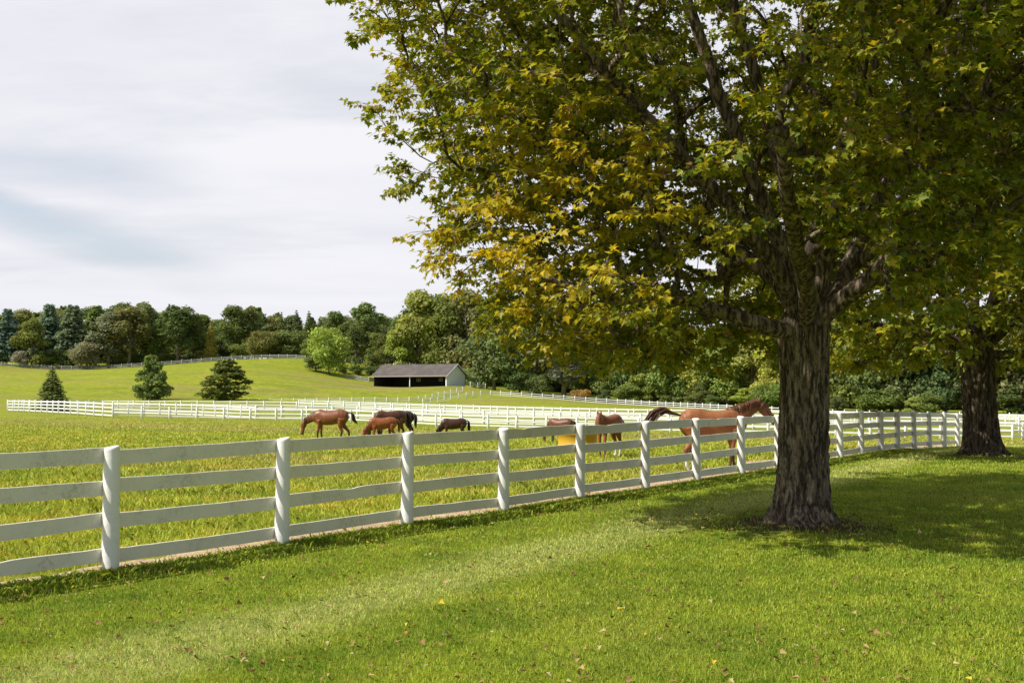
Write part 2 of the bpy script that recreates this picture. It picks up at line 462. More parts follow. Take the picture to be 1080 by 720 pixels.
def leaf_mat(name, trans=.35, rough=.5, spec=.35, use_obj=False):
    m, nt, N, L = new_mat(name); b = NB(nt)
    a_ = b.node("ShaderNodeAttribute"); a_.attribute_name = "col"; c = a_.outputs['Color']
    if use_obj:
        oi = b.node("ShaderNodeObjectInfo"); c = b.mix(1., c, oi.outputs['Color'], 'MULTIPLY')
    d = b.principled(c, rough, spec)
    t = b.node("ShaderNodeBsdfTranslucent"); b.L.new(b.mix(1., c, (1.25,1.2,.6), 'MULTIPLY'), t.inputs[0])
    mx = b.node("ShaderNodeMixShader"); mx.inputs[0].default_value = trans
    b.L.new(d, mx.inputs[1]); b.L.new(t.outputs[0], mx.inputs[2]); b.out(mx.outputs[0]); return m
M['leaf'] = leaf_mat("maple_leaf", .48)
M['far_leaf'] = leaf_mat("far_foliage", .38, .7, .15, True)

def bark_mat(name, c1, c2, c3, sc=1., bs=1.):
    m, nt, N, L = new_mat(name); b = NB(nt)
    tc = b.node("ShaderNodeTexCoord").outputs['Object']
    warp = b.noise(tc, 3*sc, 3, .6, 'Color')
    v = b.vmath('ADD', b.mapping(tc, (15*sc, 15*sc, 2.2*sc)), b.vmath('MULTIPLY', b.noise(tc, 2.2*sc, 6, .75, 'Color'), (5.5,5.5,2.6)))
    ridge = b.noise(v, 1., 6, .65)
    vo = b.node("ShaderNodeTexVoronoi", feature='DISTANCE_TO_EDGE'); b.L.new(v, vo.inputs['Vector']); vo.inputs['Scale'].default_value = .9
    crack = b.ramp(b.noise(b.vmath('ADD', b.mapping(tc, (19*sc, 19*sc, 2.4*sc)), b.vmath('MULTIPLY', b.noise(tc, 2.5*sc, 3, .6, 'Color'), (3.,3.,.8))), 1., 6, .66), .38, .56)
    fine = b.noise(tc, 60*sc, 4, .7)
    c = b.mix(b.ramp(ridge, .3, .7), c1, c2)
    c = b.mix(b.math('MULTIPLY', b.ramp(b.noise(tc, 1.7*sc, 4, .6), .5, .7), .6), c, c3)
    c = b.mix(b.math('SUBTRACT', 1., crack), c, tuple(q*.35 for q in c1))
    h = b.math('ADD', b.math('ADD', b.math('MULTIPLY', crack, .8), ridge), b.math('MULTIPLY', fine, .35))
    b.out(b.principled(c, .9, .15, b.bump(h, 1., .05*bs))); return m
M['bark'] = bark_mat("maple_bark", (.18,.13,.09), (.46,.36,.26), (.32,.28,.17))
M['bark_dark'] = bark_mat("dark_maple_bark", (.11,.08,.055), (.26,.20,.14), (.18,.155,.09), .8)
M['far_bark'] = simple("far_bark", (.17,.145,.12), .9, .1, .3, 3.)

def unit(v): return v/(np.linalg.norm(v)+1e-9)

def maple(name, base, seed, limbs, fork, rprof, zmin, K, per, lsize, trunk_r, mat, shape, yellow, accept, label, scale=1.0):
    rg = np.random.default_rng(seed)
    root = empty(name, (base[0], base[1], gz(base[0], base[1])-.10))
    tag(root, label, 'tree', 'maples in a row on the lawn beside the white fence')
    bw = np.array([base[0], base[1], 0.])
    pos = [np.array([0., 0, 0])]; par = [-1]
    for k in range(1, 8): pos.append(fork*k/7 + rg.normal(0, .015, 3)*[1,1,0]); par.append(k-1)
    top = 7
    for L_ in limbs:
        prev = top; pp = pos[top]
        pts = [pos[top]] + [np.array(q, float) for q in L_]
        # Catmull-like resample
        for a in range(len(pts)-1):
            p0 = pts[max(a-1, 0)]; p1 = pts[a]; p2 = pts[a+1]; p3 = pts[min(a+2, len(pts)-1)]
            m_ = max(2, int(np.linalg.norm(p2-p1)/.35))
            for k in range(1, m_+1):
                t = k/m_
                q = .5*((2*p1)+(-p0+p2)*t+(2*p0-5*p1+4*p2-p3)*t*t+(-p0+3*p1-3*p2+p3)*t**3)
                pos.append(q + rg.normal(0, .012, 3)); par.append(prev); prev = len(pos)-1
    nl = len(pos)
    # leaf cluster centres
    cl = []
    zs = np.array([r[0] for r in rprof]); rs = np.array([r[1] for r in rprof])
    while len(cl) < K:
        z = zs[0]+(zs[-1]-zs[0])*rg.random(); th = rg.random()*2*np.pi
        rm = np.interp(z, zs, rs)*(1+.06*math.sin(3*th+z*1.1)+.05*math.sin(7*th-z*2.3)+.035*math.sin(13*th+z*4))
        if rg.random() > rm/rs.max(): continue
        u = rg.random()**.42
        if u < .35: continue
        p = np.array([math.cos(th)*rm*u, math.sin(th)*rm*u, z])
        if z < zmin(th, u*rm): continue
        if not accept(p + bw, u, rg): continue
        cl.append(p)
    cl = np.array(cl); cl = cl[np.argsort(np.linalg.norm(cl-fork, axis=1))]
    tips = []
    cap = len(pos)+K*6; PA = np.zeros((cap, 3)); PA[:nl] = np.array(pos); cnt = nl; PAR = list(par)
    FR = np.zeros(cap); FR[:nl] = np.linalg.norm(PA[:nl]-fork, axis=1)
    for p in cl:
        dp = np.linalg.norm(p-fork)
        dist = np.linalg.norm(PA[:cnt]-p, axis=1)
        cost = dist + .15*FR[:cnt] + np.where(FR[:cnt] > dp-.25, 50, 0); cost[:6] += 100
        i = int(np.argmin(cost)); a = PA[i]; L_ = dist[i]
        m_ = min(5, max(2, int(L_/.3)))
        out = unit(a-PA[PAR[i]]) if PAR[i] >= 0 else np.array([0,0,1.])
        ctrlp = a + (out*.5+unit(p-a)*.5+np.array([0,0,.18]))*L_*.5
        prev = i
        for k in range(1, m_+1):
            t = k/m_; q = (1-t)**2*a+2*t*(1-t)*ctrlp+t*t*p
            if k < m_: q = q + rg.normal(0, .03*L_/m_+.01, 3)
            PA[cnt] = q; FR[cnt] = np.linalg.norm(q-fork); PAR.append(prev); prev = cnt; cnt += 1
        tips.append(prev)
    PA = PA[:cnt]
    # pipe model
    nt_ = np.zeros(cnt)
    for t in tips: nt_[t] += 1
    for i in range(cnt-1, 0, -1): nt_[PAR[i]] += nt_[i]
    rad = .0058*np.maximum(nt_, 1)**.47
    rad *= trunk_r/(.0062*K**.53) if False else 1
    # the main limbs keep an even taper from the fork outwards
    dfk = np.linalg.norm(PA-fork, axis=1); lim = np.arange(cnt) < nl
    rad = np.where(lim, np.clip(rad, (trunk_r*.37)*np.clip(1-dfk/11, .12, 1)*(1-.35*(PA[:,2]-fork[2] < .32*dfk)), (trunk_r*.46)*np.clip(1-dfk/13, .2, 1)), rad)
    rad = np.clip(rad, .005, trunk_r*.5)*scale
    kids = [[] for _ in range(cnt)]
    for i in range(1, cnt): kids[PAR[i]].append(i)
    mb = MB(); stack = [(top, None)]; done_chain = []
    chains = []
    st = [k for k in kids[top]]
    todo = [(top, k) for k in st]
    while todo:
        a, k = todo.pop(); ch = [a, k]
        while kids[ch[-1]]:
            ks = sorted(kids[ch[-1]], key=lambda q: -rad[q]); ch.append(ks[0])
            for q in ks[1:]: todo.append((ch[-2], q))
        chains.append(ch)
    for ch in chains:
        rr = [rad[c] for c in ch]; rr[0] = min(rad[ch[0]], rad[ch[1]]*1.25)
        if rr[1] < .0062*scale and rr[-1] < .0062*scale and False: continue
        n = 12 if rr[1] > .07 else 7 if rr[1] > .025 else 4 if rr[1] > .01 else 3
        mb.tube([PA[c] for c in ch], rr, n, True)
    # trunk with root flare and ridged bark
    rings = []; nr = 150; nz = 130; H = fork[2]+.45
    for i in range(nz):
        z = H*(i/(nz-1))**1.15; t = z/H
        c = np.array([fork[0]*t, fork[1]*t])
        r0 = trunk_r*(1.0-.10*min(1, t*1.5)+.26*max(0, t-.62)**1.4*2.2)
        ring = []
        for j in range(nr):
            a = 2*math.pi*j/nr
            fl = math.exp(-z/.26)
            lobe = .5+.5*math.cos(5*a+seed)+.35*math.cos(3*a+1+seed)
            r = r0*(1+fl*(.34+.75*max(0, lobe)))
            r += trunk_r*.07*mnoise.noise(Vector((math.cos(a)*1.3, math.sin(a)*1.3, z*.8+seed)))
            wv_ = .35*mnoise.noise(Vector((z*1.2, seed, math.cos(a))))
            rv = mnoise.noise(Vector((math.cos(a+wv_)*8, math.sin(a+wv_)*8, z*1.3+seed*3)))
            r += .030*(1-min(1, abs(rv)*4.5))*(trunk_r/.4)+.008*mnoise.noise(Vector((math.cos(a)*22, math.sin(a)*22, z*5)))
            if t > .9: r *= max(.55, 1-(t-.9)*3.5)
            ring.append((c[0]+r*math.cos(a), c[1]+r*math.sin(a), z-.06))
        rings.append(ring)
    mb.loft(rings, True)
    mb.build("trunk", mat, root, True)
    # leaves
    fine_n = len(tips)
    lp, ld, ln, lc, ls = [], [], [], [], []
    P_tip = PA[np.array(tips)]; par_tip = PA[np.array([PAR[t] for t in tips])]
    tw = MB()
    for ti in range(fine_n):
        p = P_tip[ti]; o = unit(p-par_tip[ti]); rad_out = unit(np.array([p[0], p[1], 0])+1e-6)
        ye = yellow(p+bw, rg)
        nt2 = 5; m_ = int(per*(.5+1.0*rg.random()))
        dirs = []
        for k in range(nt2):
            d_ = unit(o*.6+rad_out*.3+rg.normal(0, .75, 3)*[1,1,.45]); L_ = .25+.35*rg.random(); dirs.append((d_, L_))
            e = p+d_*L_+np.array([0,0,-.06]); tw.tube([p, p+d_*L_*.55+np.array([0,0,.01]), e], [.0045, .0035, .002], 3, False)
        k = rg.integers(0, nt2, m_); s = rg.random(m_)**.7
        D = np.array([d[0] for d in dirs])[k]; LL = np.array([d[1] for d in dirs])[k]
        q = p+D*(LL*s)[:,None]+np.array([0,0,-1])*(.05*s)[:,None]
        ax = rg.normal(0, 1, (m_, 3))*[1,1,.35]; ax = ax/np.linalg.norm(ax, axis=1)[:,None]
        dv = D*.5+ax*.8+np.array([0,0,-.45]); q = q+ax*.07*(lsize/.13)
        nv = np.array([0,0,1.])+rad_out*.35+rg.normal(0, .42, (m_, 3))
        lp.append(q); ld.append(dv); ln.append(nv); ls.append(lsize*(.65+.6*rg.random(m_)))
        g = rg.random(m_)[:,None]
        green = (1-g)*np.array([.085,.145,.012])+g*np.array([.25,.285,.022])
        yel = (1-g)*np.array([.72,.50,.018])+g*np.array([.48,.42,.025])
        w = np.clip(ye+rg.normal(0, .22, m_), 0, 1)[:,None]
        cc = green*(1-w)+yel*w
        br = rg.random(m_) < .008+.06*ye; cc[br] = [.26,.14,.035]
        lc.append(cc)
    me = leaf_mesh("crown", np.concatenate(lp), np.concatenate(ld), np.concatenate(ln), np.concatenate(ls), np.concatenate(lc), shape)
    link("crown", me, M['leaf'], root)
    tw.build("twigs", mat, root)
    return root

def rel(px, py, d, T): 
    p = at(px, py, d); return (p.x-T[0], p.y-T[1], p.z)
fork1 = np.array([.05, 0, 2.75])
limbs1 = [
    [rel(800,345,15.2,T1), rel(740,325,14.9,T1), rel(660,318,14.6,T1), rel(590,300,14.4,T1)],
    [rel(832,275,15.5,T1), rel(800,205,15.2,T1), rel(760,105,14.9,T1), rel(722,-10,14.6,T1), rel(670,-200,14.2,T1)],
    [rel(845,280,15.7,T1), rel(826,190,15.6,T1), rel(796,80,15.5,T1), rel(770,-30,15.5,T1), rel(775,-260,16.3,T1), rel(780,-420,16.3,T1)],
    [rel(822,290,15.3,T1), rel(770,222,14.8,T1), rel(700,145,14.3,T1), rel(625,60,13.8,T1), rel(540,-40,13.3,T1)],
    [rel(822,300,16.2,T1), rel(740,240,17.2,T1), rel(640,180,17.9,T1), rel(560,90,18.4,T1)],
    [rel(868,285,15.5,T1), rel(880,200,15.1,T1), rel(905,90,14.8,T1), rel(930,-60,14.4,T1), rel(950,-260,14,T1)],
    [rel(885,310,16.2,T1), rel(905,255,16.6,T1), rel(955,150,17.2,T1), rel(1010,30,17.8,T1)],
    [rel(885,318,15.4,T1), rel(925,290,14.8,T1), rel(965,240,14.3,T1), rel(1010,170,13.8,T1)],
    [rel(850,300,14.6,T1), rel(835,240,13.0,T1), rel(825,140,11.6,T1)],
    [rel(870,290,17.2,T1), rel(860,210,18.8,T1), rel(870,150,20.2,T1)],
]
rprof1 = [(2.3,3.2),(2.8,4.3),(3.5,4.8),(4.2,5.0),(5,5.3),(6,5.8),(7,6.5),(8.5,6.9),(10.5,6.7),(12.5,5.3),(14,3.6),(15.2,1.4)]
def zmin1(th, r):
    c = math.cos(th)      # -1 on the left side
    base = 2.45 if c < .1 else 2.45+1.3*min(1, (c-.1)/.5)
    if math.sin(th) < -.5: base += .35
    return base + (0 if r > 1.9 else 1.6)
def proj(p):
    d = p[1]*math.cos(PITCH)+(p[2]-CAMZ)*math.sin(PITCH); w = -p[1]*math.sin(PITCH)+(p[2]-CAMZ)*math.cos(PITCH)
    return 540+F*p[0]/d, 360-F*w/d
def accept1(p, u, rg):
    if p[2] > 8.3 and rg.random() < .42: return False
    px, py = proj(p)
    if 700 < px < 850 and -120 < py < 235 and p[1] < 15.4: return rg.random() < .13
    if 560 < px <= 700 and -100 < py < 60+.55*(px-560) and p[1] < 14.8: return rg.random() < .25
    if 750 < px < 930 and 245 < py < 430 and p[1] < 16.3: return False
    if px < 500 and 250 < py < 335 and px < 455: return False
    return True
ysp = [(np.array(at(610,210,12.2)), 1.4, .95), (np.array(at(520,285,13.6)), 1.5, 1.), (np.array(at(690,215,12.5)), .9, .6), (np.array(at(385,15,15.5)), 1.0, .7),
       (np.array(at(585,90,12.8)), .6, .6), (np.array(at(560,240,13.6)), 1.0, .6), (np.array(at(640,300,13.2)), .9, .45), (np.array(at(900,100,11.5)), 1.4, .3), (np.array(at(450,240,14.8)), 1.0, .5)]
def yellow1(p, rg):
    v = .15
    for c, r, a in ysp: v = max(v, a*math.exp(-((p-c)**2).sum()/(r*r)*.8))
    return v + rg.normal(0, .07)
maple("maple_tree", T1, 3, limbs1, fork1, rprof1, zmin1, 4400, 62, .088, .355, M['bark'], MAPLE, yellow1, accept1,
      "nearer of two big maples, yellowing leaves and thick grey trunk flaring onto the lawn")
fork2 = np.array([-.1, 0, 3.1])
limbs2 = [[(-1.6,-.3,3.7),(-3.2,-.6,3.9),(-5,-1,4.3)], [(1.4,-.4,3.1),(3,-.8,3.5),(5,-1,4.4)], [(-.8,.2,5.2),(-1.5,.2,8),(-2,.3,12)],
          [(.6,0,5.2),(1.2,.2,8.5),(1.8,0,12.5)], [(0,-1.2,4.6),(-.4,-3,6.5),(-.6,-4.5,8.5)], [(-1.2,1,4.8),(-3,2.6,6.6),(-4.4,4,8)],
          [(.4,1.4,4.8),(1,3.4,7),(1.2,5,9)], [(-1.2,-.8,4.6),(-3.2,-2.6,6.6),(-5,-3.8,8.5)], [(1.2,-.8,4.6),(3.2,-2.4,6.6),(5,-3.6,8)]]
rprof2 = [(2.6,4.6),(3.3,6.2),(4.2,7.0),(5.5,7.6),(8,7.8),(11,7.2),(14,5.2),(16,2.5)]
maple("maple_tree", T2, 8, limbs2, fork2, rprof2, lambda th, r: 2.8 + (0 if r > 2.6 else 1.3), 2200, 50, .15, .50, M['bark_dark'], SIMPLE,
      lambda p, rg: .16+rg.normal(0, .06), lambda p, u, rg: not (p[2] > 8 and rg.random() < .45),
      "farther of two big maples, dark stout trunk in its own shade at the right", 1.25)

# ------------------------------------------------------------------ fallen leaves
def fallen():
    n = 4600; x, y = wedge(n, 6.0, 40); s = fence_side(x, y)
    nf = 900; tt = 5+28*rng.random(nf); fx = LA[0]+LDIR[0]*tt; fy = LA[1]+LDIR[1]*tt; o = .1+.6*np.abs(rng.normal(0, 1, nf)); fx = fx+LN[0]*o; fy = fy+LN[1]*o
    nt = 1000; a = rng.random(nt)*6.28; r = .4+1.6*rng.random(nt); 
    k = rng.integers(0, 2, nt)[:,None]; c = np.where(k == 0, T1[None], T2[None])
    X = np.concatenate([x[s > .1], fx, c[:,0]+np.cos(a)*r*1.3]); Y = np.concatenate([y[s > .1], fy, c[:,1]+np.sin(a)*r]); n = len(X)
    keepm = rng.random(n) < .6; X, Y = X[keepm], Y[keepm]; n = len(X)
    Z = ground_z(X, Y)+.03+.03*rng.random(n)
    pal = np.array([[.20,.11,.045],[.28,.17,.07],[.38,.26,.12],[.12,.07,.03],[.55,.40,.04],[.38,.17,.04],[.42,.33,.17]])
    c = pal[rng.choice(7, n, p=[.26,.24,.18,.16,.03,.01,.12])]
    a = rng.random(n)*6.28
    me = leaf_mesh("fallen_leaves", np.stack([X,Y,Z],1), np.stack([np.cos(a),np.sin(a),rng.normal(0,.25,n)],1),
                   np.array([0,0,1.])+rng.normal(0,.35,(n,3)), .022+.038*rng.random(n), c, SIMPLE, .5)
    tag(link("fallen_leaves", me, leaf_mat("dry_leaf", .1, .8, .1)), "brown and yellow fallen leaves scattered over the lawn", 'leaves', kind='stuff')
fallen()

# ------------------------------------------------------------------ near fence
RAILS = [(1.17,1.335),(.85,1.005),(.49,.65),(.125,.27)]
def post_mesh(seed, r=.085, h=1.36, n=20):
    mb = MB(); rings = []; rr = random.Random(seed); tilt = (rr.uniform(-.012,.012), rr.uniform(-.012,.012))
    zs = [-.3]+[h*k/34 for k in range(34)]+[h-.02, h]
    for i, z in enumerate(zs):
        ri = r*(1.08-.10*z/h)*(1+.02*math.sin(z*9+seed)) + .0035*mnoise.noise(Vector((seed, z*22, 1)))-.006*max(0, mnoise.noise(Vector((seed*3, z*9, 1)))-.25)
        if i == len(zs)-1: ri *= .86
        rings.append([(ri*math.cos(2*math.pi*k/n)*(1+.03*mnoise.noise(Vector((math.cos(2*math.pi*k/n)*1.5, seed+math.sin(2*math.pi*k/n)*1.5, z*3))))+tilt[0]*z, ri*math.sin(2*math.pi*k/n)+tilt[1]*z, z+(.012*math.cos(2*math.pi*k/n+seed) if i >= len(zs)-2 else 0)) for k in range(n)])
    mb.loft(rings); me = mb.mesh("post", True)
    me.polygons[-1].use_smooth = False
    return me
def near_fence():
    root = empty("board_fence", (float(near_posts[4][0]), float(near_posts[4][1]), 0))
    tag(root, "near white four-board fence with round posts running diagonally along the lawn", 'fence')
    ox, oy = root.location.x, root.location.y
    pm = [post_mesh(k) for k in range(6)]
    zz = [gz(p[0], p[1]) for p in near_posts]
    rr = random.Random(5)
    for i, p in enumerate(near_posts):
        o = link("post", pm[i % 6], M['post'], root, (p[0]-ox, p[1]-oy, zz[i])); o.rotation_euler.z = rr.uniform(0, 6)
        # staple and nail heads left out; too small to see
    for i in range(len(near_posts)-1):
        a = near_posts[i]; b = near_posts[i+1]; t = unit(b-a); nrm = np.array([-t[1], t[0]])   # field side
        L_ = np.linalg.norm(b-a)
        for k, (z0, z1) in enumerate(RAILS):
            seg = 18; V = []; off0 = .055; th = .026
            ja, jb = rr.uniform(-.018,.018), rr.uniform(-.018,.018); sag = rr.uniform(-.012,.006); wseed = rr.uniform(0, 99)
            dent = rr.random() < .3; dpos = rr.uniform(.15,.85)
            rings = []
            for s in range(seg+1):
                u = s/seg; q = a+t*(L_*u*.998+.001*L_)
                z = zz[i]*(1-u)+zz[i+1]*u+ja*(1-u)+jb*u+sag*4*u*(1-u)
                wt = .006*mnoise.noise(Vector((u*4, wseed, 0)))+.003*mnoise.noise(Vector((u*15, wseed, 5)))
                wb = .006*mnoise.noise(Vector((u*4, wseed+30, 0)))
                if dent: wt -= .02*math.exp(-((u-dpos)/.06)**2)
                wo = .008*mnoise.noise(Vector((u*2.5, wseed+60, 0)))
                e = .004
                prof = [(off0+wo, z0+wb+e),(off0+wo+e, z0+wb),(off0+th+wo-e, z0+wb),(off0+th+wo, z0+wb+e),(off0+th+wo, z1+wt-e),(off0+th+wo-e, z1+wt),(off0+wo+e, z1+wt),(off0+wo, z1+wt-e)]
                rings.append([(q[0]+nrm[0]*o_-ox, q[1]+nrm[1]*o_-oy, z+h_) for o_, h_ in prof])
            mb = MB(); mb.loft(rings); mb.build("rail", M['fence'], root)
near_fence()

# ------------------------------------------------------------------ far fences
def far_fence(name, line, label, rails, spacing=2.44, ph=1.35, mat=None, shift=(0, 0), pr=.085, th=.04, group=None, world=False):
    pts = [np.array([at(*q).x+shift[0], at(*q).y+shift[1]]) for q in line] if not world else [np.array(q, float) for q in line]
    seg = [np.linalg.norm(pts[i+1]-pts[i]) for i in range(len(pts)-1)]; cum = np.concatenate([[0], np.cumsum(seg)])
    n = max(1, round(cum[-1]/spacing)); s = np.linspace(0, cum[-1], n+1)
    X = np.interp(s, cum, [p[0] for p in pts]); Y = np.interp(s, cum, [p[1] for p in pts]); Z = ground_z(X, Y)
    mid = n//2; root = empty(name, (X[mid], Y[mid], Z[mid])); tag(root, label, 'fence', group)
    O = np.array([X[mid], Y[mid], Z[mid]]); mat = mat or M['far_fence']; rr = random.Random(n)
    mb = MB(); mb.tube([(0,0,-.3),(0,0,ph*.5),(0,0,ph-.03),(0,0,ph)], [pr,pr,pr,pr*.8], 8); pm = mb.mesh("post", True)
    rest = MB()
    for i in range(n+1):
        if i < 100:
            o = link("post", pm, mat, root, (X[i]-O[0], Y[i]-O[1], Z[i]-O[2])); o.rotation_euler = (rr.uniform(-.02,.02), rr.uniform(-.02,.02), 0)
        else:
            rest.tube([(X[i]-O[0], Y[i]-O[1], Z[i]-O[2]-.3), (X[i]-O[0], Y[i]-O[1], Z[i]-O[2]+ph)], pr, 8)
    if rest.n: tag(rest.build("post", mat, root), kind='stuff')
    for z0, z1 in rails:
        mb = MB(); rings = []
        for i in range(n+1):
            a = max(i-1, 0); b = min(i+1, n); t = unit(np.array([X[b]-X[a], Y[b]-Y[a]])); nr = np.array([t[1], -t[0]]); j = rr.uniform(-.015,.015)
            o1 = -pr*.6
            rings.append([(X[i]+nr[0]*o_-O[0], Y[i]+nr[1]*o_-O[1], Z[i]-O[2]+h_+j) for o_, h_ in ((o1,z0),(o1+th,z0),(o1+th,z1),(o1,z1))])
        mb.loft(rings); mb.build("rail", mat, root)
    return root
R4 = [(1.17,1.30),(.85,.96),(.51,.62),(.17,.28)]
R3 = [(.98,1.09),(.60,.70),(.22,.32)]
R3T = [(1.17,1.29),(.74,.85),(.30,.41)]
far_fence("board_fence", P_LINE1, "short white board fence at the far left end of the paddock, meeting at a corner", R4, ph=1.38)
far_fence("board_fence", P_LINE2, "lowest and nearest of the white fences crossing behind the grazing horses", R3+[], ph=1.12)
far_fence("board_fence", P_LINE3, "white fence stub turning away beyond the farther maple's trunk", R3+[], ph=1.12)
far_fence("board_fence", Q_LINE, "tall white four-board fence just behind the lowest one, across mid field", R4, spacing=2.5, ph=1.40)
far_fence("board_fence", R_LINE, "front one of the close pair of white fences beyond the mid-field fence", R3T, spacing=2.44)
far_fence("board_fence", R_LINE[4:], "rear one of the close pair of white fences beyond the mid-field fence", R3T, spacing=2.44, shift=(1.0, 5.0))
far_fence("board_fence", S_LEFT, "thin white fence climbing the slope to the right corner of the shed", R3, ph=1.3, mat=M['far_fence'])
far_fence("board_fence", S_MAIN, "long white fence below the woods, running from the shed down to the right", R3+[], ph=1.35)
far_fence("board_fence", T_LINE, "weathered fence along the foot of the left woods at the top of the hill", R3, ph=1.3, mat=M['grey_fence'], spacing=3)
far_fence("board_fence", [(366,399,300),(376,399,298),(389,399,296)], "short piece of grey fence left of the shed by the rounded tree", R3, ph=1.35, mat=M['grey_fence'])
far_fence("board_fence", [(496,411,266),(504,410.8,268),(512,410.5,270)], "short piece of white fence just right of the shed", R3, ph=1.4)

# ------------------------------------------------------------------ run-in shed
def shed():
    base = onto(471, 407.3, 268); bz = base.z - .15
    root = empty("run_in_shed", (base.x, base.y, bz), 0)
    tag(root, "long open-fronted run-in shed with grey shingle roof and pale gable end", 'shed')
    L_, D_, He, Hr = 22.6, 8.4, 2.95, 5.55
    ang = R(31); root.rotation_euler.z = ang            # local -x runs left along the front, +y is the depth
    # +x end is nearer the camera: rotate so the front faces the camera and left end recedes
    root.rotation_euler.z = -R(31)+0
    # local frame: origin = right front corner, front along -x, depth along +y
    wood = simple("dark_board", (.045,.04,.036), .85, .1, .4, 6.)
    white = paint("shed_paint", (.80,.84,.88), .7, (.4,.42,.4), .4, .2)
    # siding with vertical boards
    def shingle():
        m, nt, N, L = new_mat("roof_shingle"); b = NB(nt)
        tc = b.node("ShaderNodeTexCoord").outputs['Object']
        br = b.node("ShaderNodeTexBrick"); b.L.new(b.mapping(tc, (1,1,1)), br.inputs[0])
        br.inputs['Scale'].default_value = 1.6; br.inputs['Color1'].default_value = (.085,.075,.07,1); br.inputs['Color2'].default_value = (.115,.10,.092,1); br.inputs['Mortar'].default_value = (.06,.05,.047,1)
        n1 = b.noise(tc, .5, 5, .6)
        c = b.mix(b.math('MULTIPLY', b.ramp(n1, .4, .7), .5), br.outputs[0], (.15,.13,.12))
        b.out(b.principled(c, .9, .15, b.bump(n1, .3, .05))); return m
    hx = 0.12
    back = MB(); xs = [-L_*.64, -L_*.33, -L_*.08]; cuts = [-L_]+[q for x in xs for q in (x-.53, x+.53)]+[0]
    for i in range(0, len(cuts), 2): back.box(cuts[i], cuts[i+1], D_-hx, D_, 0, He)
    for x in xs: back.box(x-.53, x+.53, D_-hx, D_, 0, 1.42); back.box(x-.53, x+.53, D_-hx, D_, 2.16, He)
    back.build("wall", wood, root)
    for x0, mt in ((-L_, wood), (-hx, white)):
        g = MB(); g.add([(x0,.02,0),(x0,D_-hx-.01,0),(x0,D_-hx-.01,He-.05),(x0,D_*.5,Hr-.12),(x0,.02,He-.05),
                         (x0+hx,.02,0),(x0+hx,D_-hx-.01,0),(x0+hx,D_-hx-.01,He-.05),(x0+hx,D_*.5,Hr-.12),(x0+hx,.02,He-.05)],
                        [(0,4,3,2,1),(5,6,7,8,9),(0,1,6,5),(1,2,7,6),(2,3,8,7),(3,4,9,8),(4,0,5,9)])
        o = g.build("wall", mt, root)
        if mt is white:
            for k in range(17):
                y = .25+k*.49; hh = He-.1+(Hr-He)*(1-abs(y-D_/2)/(D_/2))
                b_ = MB(); 
            bt = MB()
            for k in range(17):
                y = .25+k*.49; hh = He-.15+(Hr-He)*(1-abs(y-D_/2)/(D_/2))
                bt.box(x0+hx+.002, x0+hx+.022, y-.02, y+.02, .05, hh)
            bt.build("siding_battens", white, o)
            tag(o, label="pale painted gable end wall")
    rf = MB(); ov = .55
    for s in (0, 1):
        y0, y1 = (-ov, D_/2) if s == 0 else (D_+ov, D_/2)
        z0 = He-(Hr-He)*ov/(D_/2)+.03; z1 = Hr+.03
        a = [(-L_-.5,y0,z0),(.5,y0,z0),(.5,y1,z1),(-L_-.5,y1,z1)]; t_ = .14
        V = a+[(p[0],p[1],p[2]+t_) for p in a]
        rf.add(V, [(0,3,2,1),(4,5,6,7),(0,1,5,4),(1,2,6,5),(2,3,7,6),(3,0,4,7)])
    rfo = rf.build("roof", shingle(), root)
    tr = MB(); z0 = He-(Hr-He)*ov/(D_/2)
    tr.box(-L_-.5, .5, -ov-.06, -ov-.004, z0-.12, z0+.16); tr.build("fascia", simple("fascia", (.30,.25,.21)), rfo)
    for s in (0, 1):
        y0, y1 = (-ov, D_/2) if s == 0 else (D_+ov, D_/2)
        t2 = MB(); a = [(.505,y0,z0-.14),(.56,y0,z0-.14),(.56,y1,Hr-.14),(.505,y1,Hr-.14)]
        V = a+[(p[0],p[1],p[2]+.3) for p in a]
        t2.add(V, [(0,3,2,1),(4,5,6,7),(0,1,5,4),(1,2,6,5),(2,3,7,6),(3,0,4,7)]); t2.build("rake_board", white, rfo)
    # beam over the openings, front posts, back windows
    bm_ = MB(); bm_.box(-L_+.13, -.13, .0, .16, He-.42, He-.08); bm_.build("beam", simple("beam", (.16,.13,.11)), root)
    for x, w in ((-L_+.02,.16),(-L_*.5,.17),(-.3,.3)):
        p = MB(); p.box(x, x+w, -.03, .13, 0, He-.43); p.build("post", white if w > .165 else wood, root)
    pale = simple("sunlit_opening", (.5,.5,.3), .8)
    gl = simple("window_pane", (.42,.46,.22), .3, .5, .5, 2.)
    for x in (-L_*.64, -L_*.33, -L_*.08):
        f = MB(); y = D_-hx-.004
        for a in ((x-.62,x+.62,y-.06,y,1.38,1.46),(x-.62,x+.62,y-.06,y,2.12,2.20),(x-.62,x-.54,y-.06,y,1.465,2.115),(x+.54,x+.62,y-.06,y,1.465,2.115),(x-.03,x+.03,y-.06,y,1.465,2.115)): f.box(*a)
        fo = f.build("window", white, root)
shed()

